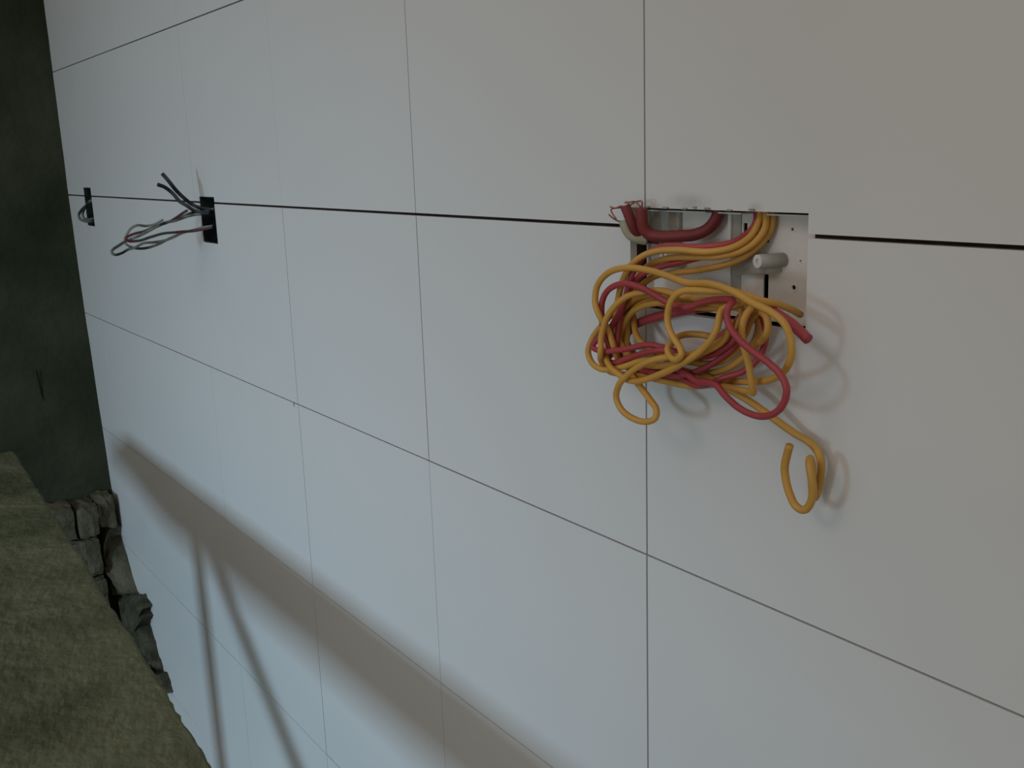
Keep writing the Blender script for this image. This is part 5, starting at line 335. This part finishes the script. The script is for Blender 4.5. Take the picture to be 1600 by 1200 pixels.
def bar(name, p0, p1, w, mat):
    p0, p1 = Vector(p0), Vector(p1); t = (p1 - p0).normalized(); u = t.cross(Vector((0, 1, 0))).normalized(); v = t.cross(u)
    bm = bmesh.new(); A = []; 
    for p in (p0, p1): A.append([bm.verts.new(p + u * (sx * w / 2) + v * (sy * w / 2)) for sx, sy in ((-1, -1), (1, -1), (1, 1), (-1, 1))])
    for k in range(4): bm.faces.new((A[0][k], A[0][(k + 1) % 4], A[1][(k + 1) % 4], A[1][k]))
    bm.faces.new(A[0][::-1]); bm.faces.new(A[1]); bevel_all(bm, w * 0.12)
    return from_bm(name, bm, mat)
to_child(bar('prop', (-1.205, -0.41, 0.0), (-1.225, -0.41, SZ - ST), 0.044, M_WOOD), slab)
to_child(bar('prop', (-0.27, -0.42, 0.01), (-1.15, -0.42, SZ - ST), 0.040, M_WOOD), slab)
bm = bmesh.new(); box(bm, (0.25, -0.52, 0.0), (0.50, -0.38, SZ - ST)); bevel_all(bm, 0.004)
to_child(from_bm('pier', bm, M_SLAB), slab)

# ---------------------------------------------------------------- rubble in the corner behind the slab
def chunk(name, c, s, seed, mat, rough=0.22, sub=3, rot=(0, 0, 0)):
    bm = bmesh.new(); bmesh.ops.create_cube(bm, size=1.0)
    bmesh.ops.subdivide_edges(bm, edges=list(bm.edges), cuts=5, use_grid_fill=True)
    R = Matrix.Rotation(rot[2], 3, 'Z') @ Matrix.Rotation(rot[0], 3, 'X') @ Matrix.Rotation(rot[1], 3, 'Y')
    for v in bm.verts:
        p = v.co.copy(); q = p.normalized() * 0.62; p = p.lerp(q, 0.22)
        p += p.normalized() * rough * 0.5 * fbm(p + Vector((seed * 7.1, seed, 0)), 2.6, 4)
        v.co = p
    lo = [min(v.co[i] for v in bm.verts) for i in range(3)]; hi = [max(v.co[i] for v in bm.verts) for i in range(3)]
    for v in bm.verts: v.co = R @ Vector([(v.co[i] - (lo[i] + hi[i]) / 2) / (hi[i] - lo[i]) * s[i] for i in range(3)])
    o = from_bm(name, bm, mat); o.location = c; return o
G_ST = 'loose stones behind the slab'
for k, (y, s, lab) in enumerate([
    (-0.153, (0.10, 0.083, 0.096), 'flat stone on top of the corner stack, nearest the concrete slab'),
    (-0.086, (0.10, 0.057, 0.088), 'middle one of the three stones on top of the corner stack'),
    (-0.035, (0.08, 0.048, 0.098), 'small stone on top of the corner rubble, touching the tiles')]):
    z = 0.444 + s[2] / 2
    tag(chunk('stone', (end_x(z) + s[0] / 2 - 0.003, y, z), s, k + 1, M_RUBBLE, 0.20), lab, 'stone', G_ST)
for k in range(4):
    for q, y in enumerate((-0.100, -0.184)):
        z = 0.055 + 0.1115 * k
        tag(chunk('stone', (end_x(z) + 0.047, y, z), (0.10, 0.085, 0.1135), 11 + k * 2 + q, M_RUBBLE, 0.22),
            'stone stacked below the three topmost stones in the corner', 'stone', 'lower stones of the corner stack')

def crust(name, outline, depth, mat, label, seed, jag):
    """lump of mortar stuck on the tile face: outline in wall coordinates, real thickness, uneven front"""
    P = []
    for (a, b), (c, d) in zip(outline, outline[1:] + outline[:1]):
        n = max(2, int(math.hypot(c - a, d - b) / 0.010))
        for k in range(n):
            x, z = a + (c - a) * k / n, b + (d - b) * k / n
            P.append((x + jag * fbm((x, z, seed), 45, 3), z + jag * fbm((x, z, seed + 5), 45, 3)))
    bm = bmesh.new(); cx = sum(p[0] for p in P) / len(P); cz = sum(p[1] for p in P) / len(P)
    rings = []
    for t, dep in ((1.0, 0.0), (1.0, -depth * 0.55), (0.93, -depth * 0.95), (0.6, -depth * 1.15), (0.25, -depth * 1.2)):
        rings.append([bm.verts.new((cx + (x - cx) * t, dep + (depth * 0.35 * fbm((x * t, z * t, seed), 28, 3) if dep else 0.0), cz + (z - cz) * t)) for x, z in P])
    for A, B in zip(rings, rings[1:]):
        for k in range(len(P)): bm.faces.new((A[k], A[(k + 1) % len(P)], B[(k + 1) % len(P)], B[k]))
    c = bm.verts.new((cx, -depth * 1.2, cz)); L = rings[-1]
    for k in range(len(P)): bm.faces.new((L[k], L[(k + 1) % len(P)], c))
    bm.faces.new(rings[0][::-1])
    return tag(from_bm(name, bm, mat), label, 'mortar')
CR1 = [(-2.075, 0.39), (-2.075, 0.46), (-2.075, 0.447), (-2.041, 0.456), (-2.025, 0.45), (-2.048, 0.411), (-2.008, 0.373), (-1.97, 0.319), (-1.939, 0.294), (-2.075, 0.241), (-2.075, 0.237), (-2.075, 0.275), (-2.075, 0.352)]
CR2 = [(-2.07, 0.216), (-2.07, 0.242), (-1.942, 0.286), (-1.853, 0.308), (-1.81, 0.307), (-1.833, 0.288), (-1.813, 0.283), (-1.859, 0.251), (-1.855, 0.231), (-1.827, 0.204), (-1.807, 0.183), (-1.789, 0.159), (-1.753, 0.143), (-1.718, 0.141), (-1.724, 0.107), (-1.795, 0.085), (-1.937, 0.106), (-2.045, 0.137), (-2.07, 0.17)]
crust('mortar_crust', CR1, 0.040, M_RUBBLE, 'pale strip of mortar crust running down the tile edge above the dark lumps', 2, 0.004)
crust('mortar_crust', CR2, 0.032, M_DARKMORTAR, 'dark jagged mortar lumps clinging to the low tiles beside the slab', 6, 0.020)

# ---------------------------------------------------------------- electrical boxes
def open_box(root, h, depth, mat, holes=(), inset=(0.0, 0.0, 0.0, 0.0), entries=(), left_lip=None, wall_t=0.0012):
    """steel back box in a wall recess; inset leaves a real gap to the recess, entries are knock-outs in the top"""
    e = 0.0006
    x0, x1, z0, z1 = h[0] + e + inset[0], h[1] - e - inset[1], h[2] + e + inset[2], h[3] - e - inset[3]
    y0 = 0.0012 if not any(inset) else 0.0085
    cuts = sorted(entries); xs = [x0 + wall_t] + [v for c in cuts for v in c] + [x1 - wall_t]
    top = [((xs[k], y0, z1 - wall_t), (xs[k + 1], depth, z1)) for k in range(0, len(xs), 2)]
    for parts in ([((x0, left_lip or y0, z0), (x0 + wall_t, depth, z1))], [((x1 - wall_t, y0, z0), (x1, depth, z1))],
                  [((x0 + wall_t, y0, z0), (x1 - wall_t, depth, z0 + wall_t))], top):
        for lo, hi in parts:
            bm = bmesh.new(); box(bm, lo, hi); to_child(from_bm('side_wall', bm, mat), root)
    return to_child(plate('back_plate', x0, x1, z0, z1, depth, depth + 0.0015, holes, mat), root)
D, DX = 0.024, 0.0055
eb = empty('electrical_box', (0.077, D, 1.229))
tag(eb, 'wide open steel electrical box with grey screw posts, under the yellow and red coil', 'electrical box')
slots = [(0.1112, 0.1164, 1.2905, 1.3120), (0.1116, 0.1168, 1.2405, 1.2655), (0.0900, 0.0938, 1.2965, 1.3050)]
screws = [(0.1396, 1.3019, 0.0014), (0.1423, 1.2575, 0.0021), (0.0407, 1.2545, 0.0018), (0.1480, 1.2785, 0.0009)]
open_box(eb, HOLES[0], D, M_STEEL, slots + [(x - r, x + r, z - r, z + r) for x, z, r in screws], inset=(0.002, 0.0, 0.0025, 0.0015),
         entries=((0.063, 0.0765), (0.101, 0.127)), left_lip=D - 0.007)
# pressed ridge, raised panel on the left, gussets of the posts
bm = bmesh.new(); box(bm, (0.0755, D - 0.0035, 1.2330), (0.0790, D, 1.3135)); bevel_all(bm, 0.0008); to_child(from_bm('ridge', bm, M_STEEL), eb)
bm = bmesh.new(); box(bm, (-0.0150, D - 0.0045, 1.2700), (0.0205, D, 1.3135)); bevel_all(bm, 0.0008); to_child(from_bm('raised_panel', bm, M_POST), eb)
bm = bmesh.new(); box(bm, (0.0790, D - 0.0012, 1.2330), (0.0880, D, 1.3135)); to_child(from_bm('channel', bm, M_POST), eb)
for px, pz in ((0.1225, 1.2780), (0.0180, 1.2758)):
    bm = bmesh.new(); cyl(bm, (px + 0.009, D, pz), (px, 0.0065, pz), 0.0055, 18); po = to_child(from_bm('screw_post', bm, M_POST, None, True), eb)
    bm = bmesh.new(); cyl(bm, (px, 0.0065, pz), (px - 0.0003, 0.0045, pz), 0.0052, 18, hole=0.0020); from_bm('post_tip', bm, M_POSTEND, po)
    bm = bmesh.new()
    A = [bm.verts.new((max(px + x, -0.0140), y, pz - 0.0095)) for x, y in ((0.002, D - 0.012), (0.008, D), (-0.040, D), (-0.040, D - 0.004))]
    B = [bm.verts.new((v.co.x, v.co.y, pz + 0.004)) for v in A]; A[2].co.z -= 0.006; A[3].co.z -= 0.006
    for k in range(4): bm.faces.new((A[k], A[(k + 1) % 4], B[(k + 1) % 4], B[k]))
    bm.faces.new(A[::-1]); bm.faces.new(B); to_child(from_bm('gusset', bm, M_POST), eb)
for hx, hz, hr in screws:                                            # round lip around each screw hole
    bm = bmesh.new(); n = 16; Q = []
    for rr, y in ((hr * 0.9, D + 0.001), (hr * 0.9, D - 0.0005), (hr * 1.6, D - 0.0005), (hr * 1.6, D + 0.0003)):
        Q.append([bm.verts.new((hx + rr * math.cos(2 * math.pi * k / n), y, hz + rr * math.sin(2 * math.pi * k / n))) for k in range(n)])
    for A, B in zip(Q, Q[1:] + Q[:1]):
        for k in range(n): bm.faces.new((A[k], A[(k + 1) % n], B[(k + 1) % n], B[k]))
    to_child(from_bm('screw_hole', bm, M_STEEL), eb)
for h, lab in ((HOLES[1], 'small dark open electrical box holding the looped grey wires'), (HOLES[2], 'small dark open electrical box beside the dark end wall')):
    b2 = empty('electrical_box', ((h[0] + h[1]) / 2, 0.04, h[2]))
    tag(b2, lab, 'electrical box'); open_box(b2, h, 0.042, M_OLDBOX)

# ---------------------------------------------------------------- wires
G_Y, G_R = 'yellow wires of the coil', 'red wires of the coil'
YR, RR = 0.00275, 0.0025
for k, lab in (('YA', 'yellow wire of the coil with a sharp kinked bend at its lower right'),
               ('YB', 'yellow wire making the widest loop around the whole coil'),
               ('YC', 'yellow wire of the coil bulging furthest towards the small boxes'),
               ('YD', 'yellow wire of the coil sweeping diagonally across its open middle'),
               ('YG', 'yellow wire of the coil with a drooping teardrop loop below the bundle'),
               ('YH', 'yellow wire lying innermost in the coil, close to the tiles'),
               ('YE', 'yellow wire crossing the middle of the coil with a tiny curl'),
               ('YF', 'yellow wire trailing down the tiles to a curled hook end')):
    tag(tube('yellow_wire', WIRES[k], YR * (1.10 if k == 'YF' else 1.0), M_YELLOW), lab, 'wire', G_Y)
for k, lab, r, m in (('RA', 'red wire of the coil following the upper strand from the box', RR, M_RED),
                     ('RB', 'red wire of the coil slanting below the pale screw tip', RR, M_RED),
                     ('RE', 'red wire of the coil wound once around the open middle', RR, M_RED),
                     ('RD', 'red wire with the large round loop hanging at the lower right of the coil', RR * 1.06, M_RED),
                     ('RC', 'thick red wire with its cut end poking past the box corner', RR * 1.55, M_RED)):
    tag(tube('red_wire', WIRES[k], r, m), lab, 'wire', G_R)
cable = tag(tube('red_cable', WIRES['CT'], 0.0050, M_CABLE, sides=12), 'thick dark red cable bent across the top of the wide steel box', 'cable')
for k in ('C0', 'C1'): tube('copper_strand', WIRES[k], 0.0007, M_COPPER, cable, sides=6, n=6)
cab2 = tag(tube('red_cable', WIRES['CS'], 0.0045, M_CABLE, sides=12), 'short dark red cable stub with splayed copper strands in a cream sleeve', 'cable')
for k in ('C2', 'C3', 'C4', 'C5'): tube('copper_strand', WIRES[k], 0.0007, M_COPPER, cab2, sides=6, n=6)
tube('sleeve', WIRES['SL'], 0.0052, M_SLEEVE, cab2, sides=12, n=6)
for k, lab, r, m in (('M1', 'dark wire end sticking highest out of the small box with looped wires', 0.0034, M_BLACKWIRE),
                     ('M2', 'dark wire end sticking out just below the highest one at the small box', 0.0034, M_BLACKWIRE),
                     ('M3', 'grey wire reaching furthest out in a narrow pointed loop from the small box', 0.0023, M_GREYWIRE),
                     ('M4', 'pale grey wire bent into the outer loop at the small box', 0.0023, M_PALEWIRE),
                     ('M5', 'reddish grey wire folded inside the loops at the small box', 0.0023, M_REDGREY),
                     ('M6', 'red and grey wire running along the upper side of the loops at the small box', 0.0023, M_GREYWIRE)):
    tag(tube('grey_wire', WIRES[k], r, m, sides=8), lab, 'wire', 'grey wires of the small box')
for k, lab in (('F1', 'grey-green wire making the outer loop at the box by the end wall'), ('F2', 'grey-green wire making the inner loop at the box by the end wall')):
    tag(tube('grey_wire', WIRES[k], 0.003, M_GREYWIRE, sides=8), lab, 'wire', 'grey wires of the far box')
# crumbs of mortar along the upper edge of the wide box
random.seed(9)
for k in range(7):
    x = (0.004, 0.026, 0.049, 0.060, 0.074, 0.098, 0.121)[k]
    tag(chunk('mortar_crumb', (x, -0.0009, 1.3166 + random.uniform(0, 0.0015)), (0.004 + 0.004 * random.random(), 0.0024, 0.0016), 40 + k, M_PALEMORTAR, 0.5),
        'tiny mortar crumb on the upper edge of the wide steel box', 'crumb', 'mortar crumbs on the box edge')
